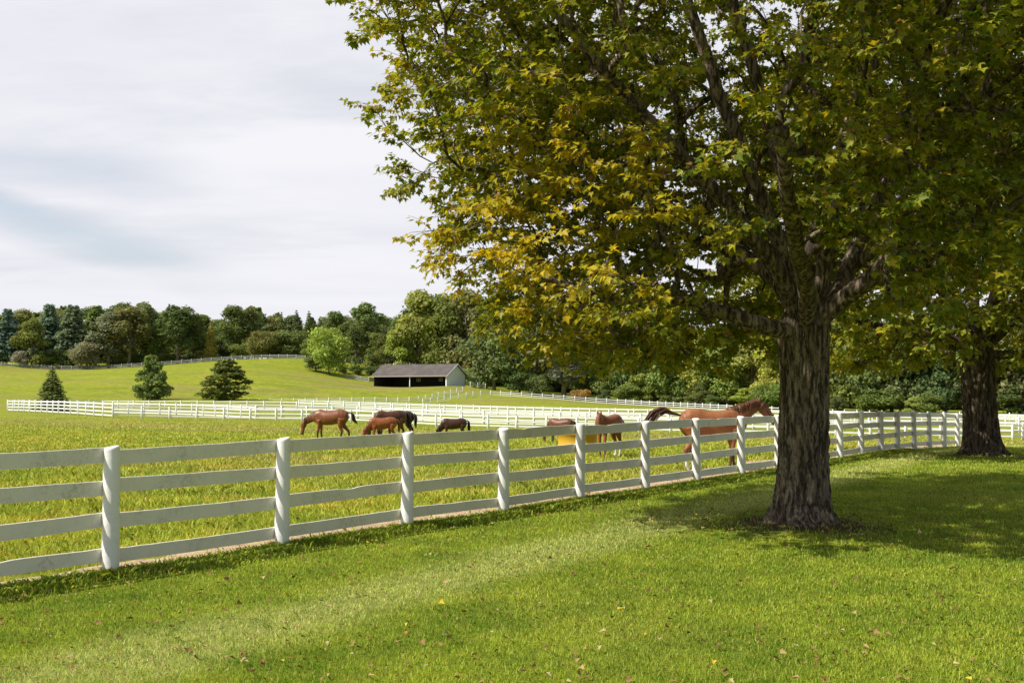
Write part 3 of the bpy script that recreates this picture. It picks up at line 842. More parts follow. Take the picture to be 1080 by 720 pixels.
# ------------------------------------------------------------------ far trees
def crown_faces(rg, lobes, n, size, up=.35, tri=False):
    """small leaf-clump faces through the outer part of several lobes; normalised tree (height 1)"""
    vol = np.array([l[3]*l[4]*l[5] for l in lobes])**.67; pr = vol/vol.sum()
    idx = rg.choice(len(lobes), n, p=pr); L_ = np.array(lobes)[idx]
    v = rg.normal(0, 1, (n, 3)); v /= np.linalg.norm(v, axis=1)[:,None]
    v[:,2] = np.where((v[:,2] < -.35) & (rg.random(n) < .7), -v[:,2], v[:,2])
    rr = (1-.42*rg.random(n)**1.7)*(1+.10*np.sin(v[:,0]*9+idx)*np.sin(v[:,2]*8+idx*2)+.12*rg.normal(0, 1, n))
    p = L_[:,:3]+v*rr[:,None]*L_[:,3:6]
    nrm = v*.7+np.array([0,0,up])+rg.normal(0, .55, (n, 3)); nrm /= np.linalg.norm(nrm, axis=1)[:,None]
    t = np.cross(nrm, rg.normal(0, 1, (n, 3))); t /= np.linalg.norm(t, axis=1)[:,None]; b = np.cross(nrm, t)
    s = size*(.5+rg.random(n))[:,None]
    V = np.stack([p-t*s*.5-b*s*.35, p+t*s*.5-b*s*.3, p+t*s*.35+b*s*.5, p-t*s*.3+b*s*.4], 1)
    lb = .8+.4*rg.random(len(lobes)); col = (lb[idx]*(.75+.5*rg.random(n)))[:,None]*np.array([1,1,1.])
    col[:,0] *= .9+.2*rg.random(n)
    return V.reshape(-1, 3), np.repeat(col, 4, 0)

def tree_variant(kind, seed):
    rg = np.random.default_rng(seed); mb = MB(); lobes = []
    if kind == 'broad':      # forest-edge tree, foliage nearly to the ground
        mb.tube([(0,0,-.03),(.01,0,.25),(0,.01,.5),(.02,0,.75)], [.022,.018,.012,.005], 7)
        for k in range(26):
            z = .13+.78*rg.random()**.85; env = .30*math.sin(math.pi*min(1, max(.08, (z+.10)/1.12))**.9)
            a = rg.random()*6.28; r = env*rg.random()**.5
            s = .085+.075*rg.random()
            lobes.append((math.cos(a)*r, math.sin(a)*r, z, s*1.1, s*1.1, s*.8))
            if k % 2 == 0: mb.tube([(0,0,max(.1, z-.22)),(math.cos(a)*r*.6, math.sin(a)*r*.6, z-.05),(math.cos(a)*r, math.sin(a)*r, z)], [.009,.005,.002], 5)
        V, c = crown_faces(rg, lobes, 8000, .026)
    elif kind == 'open':     # tall stem, see-through crown
        mb.tube([(0,0,-.03),(.01,0,.3),(-.01,.01,.6),(.0,0,.92)], [.020,.016,.010,.003], 7)
        for k in range(30):
            z = .28+.66*rg.random(); env = .24*math.sin(math.pi*min(1, (z-.2)/.86)); a = rg.random()*6.28; r = env*(.3+.7*rg.random())
            s = .055+.05*rg.random(); lobes.append((math.cos(a)*r, math.sin(a)*r, z, s*1.0, s*1.0, s*1.15))
            mb.tube([(0,0,max(.15, z-.18)),(math.cos(a)*r*.6, math.sin(a)*r*.6, z-.05),(math.cos(a)*r, math.sin(a)*r, z)], [.008,.005,.002], 5)
        V, c = crown_faces(rg, lobes, 5000, .023)
    elif kind == 'round':    # dense rounded low tree or bush
        mb.tube([(0,0,-.03),(.01,0,.4),(0,.01,.7)], [.028,.02,.008], 7)
        for k in range(20):
            v = rg.normal(0, 1, 3); v /= np.linalg.norm(v); s = .13+.08*rg.random()
            lobes.append((v[0]*.30, v[1]*.30, .50+v[2]*.33, s*1.1, s*1.1, s*.85))
        lobes.append((0,0,.45,.3,.3,.3))
        V, c = crown_faces(rg, lobes, 6500, .032)
    elif kind == 'pine':     # white pine: layered plumes
        mb.tube([(0,0,-.03),(0,0,.5),(0,0,.97)], [.02,.013,.003], 7)
        for w in range(15):
            z = .10+.84*(w/14.)+.02*rg.random(); r = .21*(1-.80*((z-.1)/.9)**1.5)*(.85+.3*rg.random())
            for q in range(6):
                a = q/6*6.28+w*1.1+rg.random()*.6; rr = r*(.75+.45*rg.random())
                lobes.append((math.cos(a)*rr*.62, math.sin(a)*rr*.62, z+.02*rg.random(), rr*.42, rr*.42, .030+.022*rg.random()))
                mb.tube([(0,0,z-.03),(math.cos(a)*rr*.8, math.sin(a)*rr*.8, z)], [.005,.002], 4)
        V, c = crown_faces(rg, lobes, 8000, .026, .5)
    elif kind == 'bushy':    # young open-grown pine, soft upturned tufts
        mb.tube([(0,0,-.03),(0,0,.5),(0,0,.95)], [.02,.013,.003], 7)
        for k in range(115):
            z = .06+.90*rg.random()**1.15; env = .37*max(.02, 1.04-z)**.72*min(1, (z+.12)/.26)
            a = rg.random()*6.28; r = env*(.45+.6*rg.random()); s = (.055+.035*rg.random())*(1-.4*z)
            lobes.append((math.cos(a)*r, math.sin(a)*r, z, s*1.1, s*1.1, s*.95))
            if k % 3 == 0: mb.tube([(0,0,max(.05, z-.08)),(math.cos(a)*r, math.sin(a)*r, z)], [.006,.002], 4)
        V, c = crown_faces(rg, lobes, 8500, .030, .5)
    else:                    # spruce: narrow cone
        mb.tube([(0,0,-.03),(0,0,.5),(0,0,.99)], [.02,.012,.002], 7)
        for w in range(22):
            z = .05+.93*(w/21.); r = .21*(1-z)**.8+.008
            m_ = 7 if w < 16 else 4
            for q in range(m_):
                a = q/m_*6.28+w*.7; rr = r*(.75+.4*rg.random())
                lobes.append((math.cos(a)*rr*.6, math.sin(a)*rr*.6, z-.018*rr/.2, rr*.45, rr*.45, .02))
        V, c = crown_faces(rg, lobes, 7000, .024, .4)
    cm = uni_mesh("crown", V, np.arange(len(V)).reshape(-1, 4)); point_col(cm, c); cm.materials.append(M['far_leaf'])
    tm = mb.mesh("trunk", True); tm.materials.append(M['far_bark'])
    return tm, cm
VAR = {'broad': [tree_variant('broad', s) for s in (1,2,3,4,5)], 'open': [tree_variant('open', s) for s in (11,12,13)],
       'round': [tree_variant('round', s) for s in (21,22,23)], 'pine': [tree_variant('pine', s) for s in (31,32,33)], 'spruce': [tree_variant('spruce', s) for s in (41,42)], 'bushy': [tree_variant('bushy', s) for s in (51,52)]}
tree_n = [0]
NAMES = {'broad': 'woodland_tree', 'open': 'woodland_tree', 'round': 'rounded_tree', 'pine': 'pine_tree', 'spruce': 'spruce_tree', 'bushy': 'pine_tree'}
COLS = {'dark': (.07,.10,.026), 'mid': (.095,.13,.026), 'light': (.165,.205,.034), 'olive': (.12,.142,.038), 'brown': (.125,.135,.052), 'blue': (.10,.145,.075), 'yel': (.20,.215,.034), 'grey': (.14,.16,.085), 'gold': (.17,.13,.03)}
def far_tree(kind, col, px, top, d, label, width=1., group=None, base=None, cat='tree', name=None, bark=None):
    """top = photo y of the crown top; stands on the ground at depth d"""
    if base is None:
        g = at(px, 412, d); x, y = g.x, g.y
    else: x, y = base
    z = gz(x, y)-.1; p = at(px, top, y); h = p.z-z
    i = tree_n[0]; tree_n[0] += 1
    tm, cm = VAR[kind][i % len(VAR[kind])]
    root = empty(name or NAMES[kind], (x, y, z)); rr = random.Random(i*7+1); root.rotation_euler.z = rr.uniform(0, 6.28)
    root.scale = (h*width, h*width, h); tag(root, label, cat, group)
    t = link("trunk", tm, None, root); c = link("crown", cm, None, root)
    v = rr.uniform(.85, 1.18); cc = COLS[col]; c.color = (1.95*cc[0]*v*rr.uniform(.9,1.12), 1.8*cc[1]*v, 2.5*cc[2]*v*rr.uniform(.8,1.2), 1)
    return root

# three young evergreens on the pasture
far_tree('spruce','dark',55,387,137,"small dark cone-shaped spruce behind the left end of the paddock fence",2.0)
far_tree('bushy','mid',160,374,172,"young green pine standing between the dark spruce and the wide bushy pine",1.25)
far_tree('bushy','mid',238,378,172,"low, wide, bushy dark green pine",2.0)
GL = 'trees of the wood on the left hill'; GC = 'trees of the wood behind the shed'; GR = 'trees of the wood behind the long fence'
front_left = [
 ('pine','blue',6,325,335,"blue green pine at the extreme left edge of the picture",1.3),
 ('broad','mid',33,334,332,"light green leafy tree before the pines at the left edge",1.0),
 ('round','grey',22,368,331,"pale grey green bush low on the hill near the left edge",1.1),
 ('pine','blue',50,320,345,"tall blue green pine above the small cone-shaped spruce",1.35),
 ('pine','blue',76,322,342,"full bluish pine with layered boughs, behind the tan rounded tree",1.5),
 ('pine','mid',100,322,350,"pine with a pale rounded top right of the layered bluish pine",1.3),
 ('round','brown',91,355,331,"low tan rounded tree at the weathered fence",1.15),
 ('open','brown',114,328,332,"brownish thinning tree with visible trunk right of the tan rounded tree",1.35),
 ('open','olive',136,324,334,"olive thinning tree above the young green pine between the spruce and wide pine",1.5),
 ('open','olive',152,320,345,"tall wispy pale-topped tree in the middle of the left wood",1.3),
 ('broad','dark',128,319,352,"dark round-topped tree rising behind the brownish thinning trees",.8),
 ('open','dark',187,322,336,"tall dark tree with a bare stem reaching the grass of the hill",1.5),
 ('broad','mid',168,330,345,"green leafy tree just left of the tall dark bare-stemmed tree",.9),
 ('broad','dark',205,330,342,"dark leafy tree on the right of the bare-stemmed tree",.9),
 ('spruce','yel',222,338,338,"narrow yellow green tree at the gap of the wood",1.0),
 ('broad','dark',246,322,345,"dark oak-like tree just right of the low gap in the skyline",.85),
 ('broad','mid',262,321,350,"green tree sharing the high skyline right of the gap",.85),
 ('round','olive',276,346,334,"olive rounded tree above the wide bushy pine's right",1.25),
 ('spruce','dark',296,329,350,"pointed dark spruce, first of three spires left of the shed",.9),
 ('spruce','dark',312,327,352,"pointed dark spruce, middle one of three spires left of the shed",1.1),
 ('spruce','dark',325,328,350,"pointed dark spruce, third of three spires left of the shed",1.1),
 ('round','dark',309,343,338,"dark rounded tree under the three spruce spires",1.3),
 ('round','mid',326,356,330,"small mid green rounded tree left of the bright one",1.0),
 ('round','light',347,340,300,"bright green rounded tree standing forward of the wood left of the shed",.95),
 ('round','dark',333,372,302,"dark low bush at the foot of the bright rounded tree",1.5),
 ('broad','mid',352,328,345,"tall green tree behind the bright rounded tree",.8),
 ('broad','dark',375,342,325,"dark leafy tree above the left end of the shed roof",.9),
 ('open','mid',386,321,345,"tall airy-topped tree above the left half of the shed roof",1.5),
 ('broad','mid',398,350,322,"dark green tree just behind the middle of the shed roof",.95),
 ('broad','dark',405,345,340,"dark tree at the low gap in the skyline above the shed",.8),
 ('broad','yel',440,306,322,"great yellow green tree towering above the right end of the shed",.9),
 ('broad','light',418,345,318,"light green young tree at the left foot of the great yellow green one",.9),
 ('broad','mid',466,312,320,"tall leafy tree directly behind the shed's pale gable",.85),
 ('broad','olive',492,303,318,"olive tree between the shed gable and the dense round tree",.85),
 ('round','dark',521,336,272,"dense dark round tree standing just right of the shed at the fence",1.05),
 ('broad','mid',536,322,300,"tall green tree behind the dense dark round tree",.85),
 ('round','dark',548,388,268,"rounded dark bush at the right foot of the dense round tree",1.7),
 ('open','grey',594,345,262,"grey pale-barked half-bare tree in front of the dark wood",2.0),
]
for k, c, px, top, d, lab, w in front_left:
    far_tree(k, c, px, top, d, lab, w, GL if px < 340 else GC)
# forest edge on the right, named by what stands in front of it
edge = [(566,335,285,'broad','olive',"olive tree left of the pale-barked half-bare tree"),
 (618,342,275,'broad','dark',"dark tree immediately right of the pale-barked half-bare tree"),
 (640,352,262,'broad','mid',"leafy tree rising over the foal's back"),
 (664,350,258,'round','mid',"rounded tree between the foal and the big chestnut's tail"),
 (690,345,255,'broad','mid',"leafy tree above the big chestnut horse's raised tail"),
 (715,350,246,'round','mid',"rounded tree above the big chestnut horse's rump"),
 (742,348,240,'broad','light',"light green leafy tree above the big chestnut horse's back"),
 (768,352,232,'round','mid',"rounded leafy tree above the big chestnut horse's withers"),
 (794,350,228,'broad','light',"light green leafy tree above the big chestnut horse's neck"),
 (818,345,222,'broad','yel',"yellowish leafy tree half hidden by the left side of the nearer maple trunk"),
 (848,330,218,'broad','mid',"leafy tree hidden mostly by the nearer maple trunk"),
 (884,335,212,'broad','mid',"leafy tree just right of the nearer maple trunk"),
 (912,340,208,'round','dark',"dark rounded tree left of centre between the two maple trunks"),
 (940,338,205,'broad','dark',"dark leafy tree midway between the two maple trunks"),
 (968,336,203,'round','dark',"dark rounded tree right of centre between the two maple trunks"),
 (996,338,200,'broad','dark',"dark leafy tree just left of the farther maple trunk"),
 (1030,332,198,'broad','dark',"dark leafy tree hidden mostly by the farther maple trunk"),
 (1064,335,196,'round','olive',"olive rounded tree right of the farther maple trunk"),
 (1100,332,194,'broad','dark',"dark leafy tree cut by the right edge of the picture")]
for px, top, d, k, c, lab in edge:
    far_tree(k, c, px, top, d, lab, 1.0 if k == 'broad' else .95, GR)
far_tree('round','gold',612,408,251,"little orange gold bush at the foot of the woods",1.6,None,cat='bush',name='bush')
# brush at the foot of the woods
brush = [(575,402,264),(636,408,254),(655,405,252),(680,407,248),(704,410,243),(728,411,236),(756,412,229),(783,413,222),(808,412,216),(890,415,204),(922,416,199),(955,415,197),(985,416,194),(1072,417,189),(1094,416,187)]
for i, (px, top, d) in enumerate(brush):
    far_tree(('round','broad')[i % 2], ('mid','dark','mid','light')[i % 4], px+(-6,5,9)[i % 3], top+(-9,3,-4,-14,2)[i % 5], d+(0,3,-3)[i % 3], "low leafy bush at the foot of the woods behind the long white fence", (1.3,2.2,1.6)[i % 3], 'bushes at the foot of the woods', cat='bush', name='bush')
for i, (px, top, d) in enumerate([(3,366,334),(48,368,335),(66,364,336),(122,372,336),(146,372,338),(176,370,340),(197,372,342),(214,368,340),(232,362,345),(256,360,340),(289,362,342),(302,368,336),(362,385,310),(376,384,312),(392,384,315),(410,382,318),(428,380,316),(500,385,300),(508,392,285)]):
    far_tree('round', ('dark','mid','dark','olive')[i % 4], px, top, d, "low dark undergrowth bush between the trunks of the woods", 1.7, 'undergrowth bushes in the woods', cat='bush', name='bush')
# back rows fill the wood
rb = random.Random(3)
def skyline(px):
    return np.interp(px, [-40,0,60,110,160,200,228,236,246,270,300,340,385,405,413,425,445,480,520,560,600,650,750,900,1100,1200], [326,326,324,326,326,330,336,340,330,326,336,334,330,336,352,330,312,312,318,324,326,335,345,340,335,335])
for row, (dl, extra) in enumerate(((14, 22), (26, 0), (48, -1))):
    px = -30+row*9
    while px < 1190:
        d = np.interp(px, [0,330,450,520,600,700,900,1100], [352,350,335,310,290,265,228,215])+dl
        top = float(skyline(px))+extra+rb.uniform(-3, 8)
        far_tree(rb.choice(['broad','broad','broad','pine'] if px < 340 else ['broad']), rb.choice(['dark','mid','dark','olive']), px, top, d,
                 "dark tree in the back rows of the wood, glimpsed between the front trees", rb.uniform(1.0,1.3), 'back rows of the woods')
        px += rb.uniform(16, 22)

# ------------------------------------------------------------------ horses
def coat_mat(name, rough=.40):
    m, nt, N, L = new_mat(name); b = NB(nt)
    a_ = b.node("ShaderNodeAttribute"); a_.attribute_name = "col"
    tc = b.node("ShaderNodeTexCoord").outputs['Object']; n1 = b.noise(tc, 3.5, 4, .6); n2 = b.noise(b.mapping(tc, (40,40,160)), 1., 3, .6)
    c = b.mix(1., a_.outputs['Color'], b.mix(b.ramp(n1, .3, .7), (.75,.75,.75), (1.2,1.2,1.2)), 'MULTIPLY')
    b.out(b.principled(c, rough, .3, b.bump(b.math('ADD', n2, b.math('MULTIPLY', n1, 2.)), .15, .01))); return m
M['coat'] = coat_mat("horse_coat")
M['hoof'] = simple("hoof_horn", (.06,.05,.045), .5)
M['eye'] = simple("eye", (.01,.008,.006), .1, .8, .1)
M['strap'] = simple("leather_strap", (.035,.022,.015), .5)

def ell(mb, pts, n=18, flat=None):
    """pts: (x, z, half_depth, half_width[, y]) stations along a path in the x-z plane"""
    rings = []
    for i, s in enumerate(pts):
        a = pts[max(i-1, 0)]; b = pts[min(i+1, len(pts)-1)]
        t = Vector((b[0]-a[0], 0, b[1]-a[1])).normalized(); up = Vector((-t.z, 0, t.x)); y0 = s[4] if len(s) > 4 else 0
        c = Vector((s[0], y0, s[1]))
        ring = []
        for k in range(n):
            an = 2*math.pi*k/n; ring.append(c+up*s[2]*math.sin(an)+Vector((0, s[3]*math.cos(an), 0)))
        rings.append(ring)
    mb.loft(rings)

def horse(name, loc, rz, scale, pose, coat, points, label, mane_col, legs=None, tail='down', yaw=0, white=None, halter=False, tail_col=None, foal=False, belly=1., poseturn=0):
    root = empty(name, loc, rz); root.scale = (scale,)*3
    tag(root, label, 'horse', 'horses in the paddock')
    mb = MB(); lk = 1.12 if foal else 1.0
    bz = .07*(lk > 1)
    body = [(-.84,1.20,.05,.05),(-.81,1.19,.14,.13),(-.74,1.20,.235,.21),(-.60,1.215,.30,.265),(-.42,1.205,.325,.285),(-.22,1.17,.325,.29),(0,1.135,.335*belly,.30*belly),(.22,1.13,.34*belly,.29*belly),
            (.40,1.155,.345,.255),(.52,1.185,.345,.225),(.64,1.17,.30,.21),(.75,1.15,.235,.19),(.83,1.15,.14,.13),(.87,1.15,.05,.05)]
    if foal: body = [(a*.86, b_+.05, c*.80, d*.78) for a, b_, c, d in body]
    ell(mb, body, 22)
    # rounded quarters and shoulders
    for y in (-.13, .13):
        k = .8 if foal else 1
        ell(mb, [(-.66*k,1.34,.05,.04,y*k),(-.62*k,1.26,.19,.11,y*k),(-.58*k,1.10,.23,.125,y*k),(-.52*k,.95,.18,.11,y*k),(-.48*k,.82,.10,.085,y*k)], 12)
        ell(mb, [(.42*k,1.36,.05,.04,y*k*.8),(.47*k,1.25,.13,.08,y*k*.95),(.56*k,1.08,.15,.095,y*k),(.52*k,.93,.12,.085,y*k),(.47*k,.82,.08,.065,y*k)], 12)
    # neck and head
    if pose == 'level':
        neck = [(.44,1.25,.26,.12),(.62,1.33,.25,.125),(.82,1.43,.205,.105),(1.0,1.53,.165,.09),(1.15,1.60,.14,.08),(1.24,1.62,.12,.075)]
        head = [(1.13,1.64,.07,.06),(1.21,1.60,.125,.085),(1.29,1.52,.14,.10),(1.37,1.43,.125,.09),(1.46,1.32,.095,.068),(1.54,1.22,.08,.055),(1.59,1.15,.075,.055),(1.62,1.11,.04,.035)]
        poll, fwd = (1.17,1.68), (.74,-.67)
    elif pose == 'low':
        neck = [(.44,1.22,.27,.12),(.62,1.22,.25,.125),(.82,1.16,.20,.105),(1.0,1.06,.165,.09),(1.14,.97,.14,.08),(1.22,.92,.12,.075)]
        head = [(1.16,1.00,.07,.06),(1.22,.92,.12,.085),(1.26,.82,.135,.10),(1.29,.71,.12,.09),(1.31,.58,.09,.068),(1.325,.46,.078,.055),(1.33,.39,.072,.055),(1.33,.35,.04,.035)]
        poll, fwd = (1.21,1.03), (.2,-.98)
    elif pose == 'graze':
        neck = [(.46,1.20,.27,.12),(.62,1.10,.25,.125),(.80,.94,.20,.105),(.94,.77,.165,.09),(1.04,.63,.14,.08),(1.09,.55,.12,.075)]
        head = [(1.09,.66,.07,.06),(1.12,.57,.12,.085),(1.13,.46,.135,.10),(1.12,.35,.12,.09),(1.10,.22,.09,.068),(1.085,.12,.078,.055),(1.08,.06,.072,.055),(1.08,.02,.04,.035)]
        poll, fwd = (1.12,.69), (0,-1.)
    else:  # 'front' : neck forward, head hanging level with the body
        neck = [(.40,1.24,.22,.10),(.55,1.31,.20,.10),(.70,1.38,.165,.09),(.82,1.43,.14,.08),(.90,1.45,.115,.075)]
        head = [(.84,1.50,.06,.055),(.90,1.46,.115,.085),(.95,1.37,.13,.10),(.99,1.27,.115,.09),(1.03,1.15,.09,.068),(1.06,1.05,.075,.056),(1.075,.99,.07,.055),(1.08,.95,.04,.035)]
        poll, fwd = (.87,1.52), (.35,-.93)
    nh = MB(); ell(nh, neck, 16); ell(nh, head, 14)
    fx, fz = fwd; 
    for y in (-.05, .05):     # ears
        nh.tube([(poll[0]-.01, y, poll[1]-.06),(poll[0]+.0, y*1.2, poll[1]+.04),(poll[0]+.01, y*1.25, poll[1]+.09),(poll[0]+.02, y*1.2, poll[1]+.145)], [.028,.034,.026,.006], 8)
    pivot = Vector((.5,0,1.2)); Mr = Matrix.Translation(pivot) @ Matrix.Rotation(poseturn, 4, 'Z') @ Matrix.Translation(-pivot)
    nh.v = [tuple(Mr @ Vector(p)) for p in nh.v]
    mb.add(nh.v, nh.f)
    # legs  (name: x shift of the foot, lift)
    legs = legs or {'fl': 0, 'fr': .06, 'hl': 0, 'hr': -.08}
    hoofs = []
    for key, y in (('fl', .145), ('fr', -.145)):
        dx = legs[key]; kx = .48 if not foal else .40; y_ = y*(.8 if foal else 1)
        P_ = [(kx+.02,1.02,.115),(kx+.01,.82,.088),(kx+.02+dx*.3,.64,.066),(kx+.03+dx*.5,.47,.055),(kx+.025+dx*.6,.40,.042),(kx+.02+dx*.8,.22,.034),(kx+.02+dx,.14,.043),(kx+.05+dx,.08,.036),(kx+.07+dx,.035,.045)]
        mb.tube([(a, y_, b_) for a, b_, c in P_], [c*(1.0 if not foal else .86) for a, b_, c in P_], 12)
        hoofs.append((kx+.075+dx, y_))
    for key, y in (('hl', .15), ('hr', -.15)):
        dx = legs[key]; k = 1 if not foal else .86; y_ = y*(.8 if foal else 1); x0 = -.56*k
        P_ = [(x0,1.10,.19),(x0+.05,.92,.15),(x0+.04+dx*.2,.78,.115),(x0-.05+dx*.45,.63,.075),(x0-.12+dx*.6,.53,.062),(x0-.12+dx*.7,.46,.052),(x0-.10+dx*.85,.25,.038),(x0-.09+dx,.15,.046),(x0-.05+dx,.085,.038),(x0-.03+dx,.035,.046)]
        mb.tube([(a, y_, b_) for a, b_, c in P_], [c*k for a, b_, c in P_], 12)
        hoofs.append((x0-.025+dx, y_))
    tmp = link("tmp", mb.mesh("tmp")); 
    rm = tmp.modifiers.new("r", 'REMESH'); rm.mode = 'VOXEL'; rm.voxel_size = .018
    sm = tmp.modifiers.new("s", 'SMOOTH'); sm.factor = .5; sm.iterations = 3
    dg = bpy.context.evaluated_depsgraph_get(); me = bpy.data.meshes.new_from_object(tmp.evaluated_get(dg)); me.name = "body"
    tm_ = tmp.data; bpy.data.objects.remove(tmp); bpy.data.meshes.remove(tm_)
    me.polygons.foreach_set("use_smooth", np.ones(len(me.polygons), bool))
    co = np.empty(len(me.vertices)*3, np.float32); me.vertices.foreach_get("co", co); co = co.reshape(-1, 3)
    cols = np.tile(np.array(coat), (len(co), 1))
    leg = np.clip((.62-co[:,2])/.25, 0, 1)*((co[:,0] < .85))
    cols = cols*(1-leg[:,None])+np.array(points)*leg[:,None]
    nk_ = np.clip((co[:,0]-.62)/.35, 0, 1)[:,None]*(co[:,2] > .7)[:,None]; cols = cols*(1-.32*nk_)
    hd = np.linalg.norm(co-np.array(Mr @ Vector((head[-2][0], 0, head[-2][1]))), axis=1); mz = np.clip((.16-hd)/.10, 0, 1)[:,None]*.7
    cols = cols*(1-mz)+np.array([.03,.02,.018])*mz
    for (wx, wy, wz) in (white or []):
        hx, hy = hoofs[{'fl':0,'fr':1,'hl':2,'hr':3}[wx]]
        w = np.clip((wz-co[:,2])/.03, 0, 1)*(np.hypot(co[:,0]-hx, co[:,1]-hy) < .22)
        cols = cols*(1-w[:,None])+np.array([.6,.56,.52])*w[:,None]
    me.materials.append(M['coat']); point_col(me, cols); bo = link("body", me, None, root)
    for hx, hy in hoofs:
        h = MB(); h.tube([(hx,hy,.0),(hx-.012,hy,.065)], [.062*(.8 if foal else 1),.047*(.8 if foal else 1)], 12); h.build("hoof", M['hoof'], root, True)
    # eyes
    e0 = Vector((head[2][0], 0, head[2][1])); 
    for y in (-.088, .088):
        e = Mr @ (e0+Vector((.03*1, y, .03))); em = MB(); em.tube([e-Vector((0,.0,.018)), e-Vector((0,0,.01)), e, e+Vector((0,0,.01)), e+Vector((0,0,.018))], [.004,.016,.02,.016,.004], 8); em.build("eye", M['eye'], root, True)
    rr = random.Random(int(loc[0]*13)); hm = simple("hair", mane_col, .55, .3, .35, 30.)
    # mane
    mn = MB(); crest = [(s[0]-(.0), s[1], s[2]) for s in neck]
    for k in range(70):
        u = rr.random()*(len(neck)-1.01); i = int(u); f_ = u-i
        a, b_ = neck[i], neck[i+1]; cx = a[0]*(1-f_)+b_[0]*f_; cz = a[1]*(1-f_)+b_[1]*f_; hd_ = a[2]*(1-f_)+b_[2]*f_; hw = a[3]*(1-f_)+b_[3]*f_
        t = Vector((b_[0]-a[0], 0, b_[1]-a[1])).normalized(); up = Vector((-t.z, 0, t.x)); c = Vector((cx, 0, cz))
        side = -1 if rr.random() < .85 else 1; ln_ = (.22+.12*rr.random())*(.45 if foal else 1)
        p0 = c+up*(hd_-.01); p1 = c+up*(hd_+.015)+Vector((-.01, side*.03, 0)); p2 = c+up*(hd_*.75)+Vector((-.02, side*(hw*.8), 0)); p3 = p2+Vector((rr.uniform(-.05,.02), side*.03, -ln_*.6))
        P_ = [Mr @ q for q in (p0, p1, p2, p3)]
        mn.tube(P_, [.012,.016,.014,.004], 4)
    fl = Vector((poll[0], 0, poll[1]))
    for k in range(8):
        q = fl+Vector((0, rr.uniform(-.03,.03), 0)); mn.tube([Mr @ q, Mr @ (q+Vector((.04+fx*.05, 0, .0))), Mr @ (q+Vector((.05+fx*.12, rr.uniform(-.03,.03), fz*.14)))], [.012,.013,.004], 4)
    mn.build("mane", hm, root, True)
    tl = MB(); kx = .82 if not foal else .70; z0 = 1.36
    base_dir = {'down': [(-.06,.0),(-.13,-.12),(-.15,-.4),(-.13,-.75)], 'up': [(-.22,.06),(-.45,.16),(-.68,.06),(-.88,-.22)],
                'swish': [(-.12,.02),(-.24,-.10),(-.28,-.34),(-.42,-.5)], 'foal': [(-.05,-.02),(-.12,-.12),(-.17,-.28),(-.20,-.42)]}[tail]
    for k in range(46):
        sp = .02+.07*rr.random(); ay = rr.gauss(0, .7); az = rr.gauss(0, .6)*(1 if tail == 'up' else .3); ax_ = rr.gauss(0, .5)
        P_ = [Vector((-kx+.02, 0, z0))]
        le = rr.uniform(.72, 1.08)
        for j, (a, b_) in enumerate(base_dir):
            w = [.3,.8,1.2,.9][j]; P_.append(Vector((-kx+a*le+ax_*sp*w, ay*sp*w, z0+b_*le+az*sp*w)))
        tl.tube(P_, [.022,.020,.018,.013,.003], 5)
    tl.build("tail", hm if tail_col is None else simple("tail_hair", tail_col, .55), root, True)
    if halter:
        ht = MB()
        def band(st_a, st_b, f_, w):
            cx = st_a[0]*(1-f_)+st_b[0]*f_; cz = st_a[1]*(1-f_)+st_b[1]*f_; hd2 = (st_a[2]*(1-f_)+st_b[2]*f_)+.014; hw2 = (st_a[3]*(1-f_)+st_b[3]*f_)+.014
            t = Vector((st_b[0]-st_a[0], 0, st_b[1]-st_a[1])).normalized(); up = Vector((-t.z, 0, t.x)); ring = []
            for k in range(25):
                an = 2*math.pi*k/24; ring.append(Mr @ (Vector((cx,0,cz))+up*hd2*math.sin(an)+Vector((0, hw2*math.cos(an), 0))))
            ht.tube(ring, w, 5, False)
        band(head[1], head[2], .3, .014); band(head[4], head[5], .2, .014)
        for y in (-1, 1):
            ht.tube([Mr @ Vector((head[2][0]+.02, y*.112, head[2][1]-.02)), Mr @ Vector((head[4][0]-.01, y*.085, head[4][1]))], .013, 5)
        ht.build("halter", M['strap'], root, True)
        nk = MB(); a, b_ = neck[1], neck[2]; ring = []
        t = Vector((b_[0]-a[0], 0, b_[1]-a[1])).normalized(); up = Vector((-t.z, 0, t.x))
        for k in range(31):
            an = 2*math.pi*k/30; ring.append(Mr @ (Vector((a[0]+.04,0,a[1]+.02))+up*(a[2]+.015)*math.sin(an)+Vector((0,(a[3]+.012)*math.cos(an),0))))
        nk.tube(ring, .018, 5, False); nk.build("neck_strap", M['strap'], root, True)
    return root

CH = (.21,.075,.030); CHD = (.20,.062,.022); BAY = (.085,.036,.018); DK = (.04,.022,.014); BLK = (.014,.011,.010)
def hz(px, d): p = at(px, 412, d); return (p.x, p.y, gz(p.x, p.y))
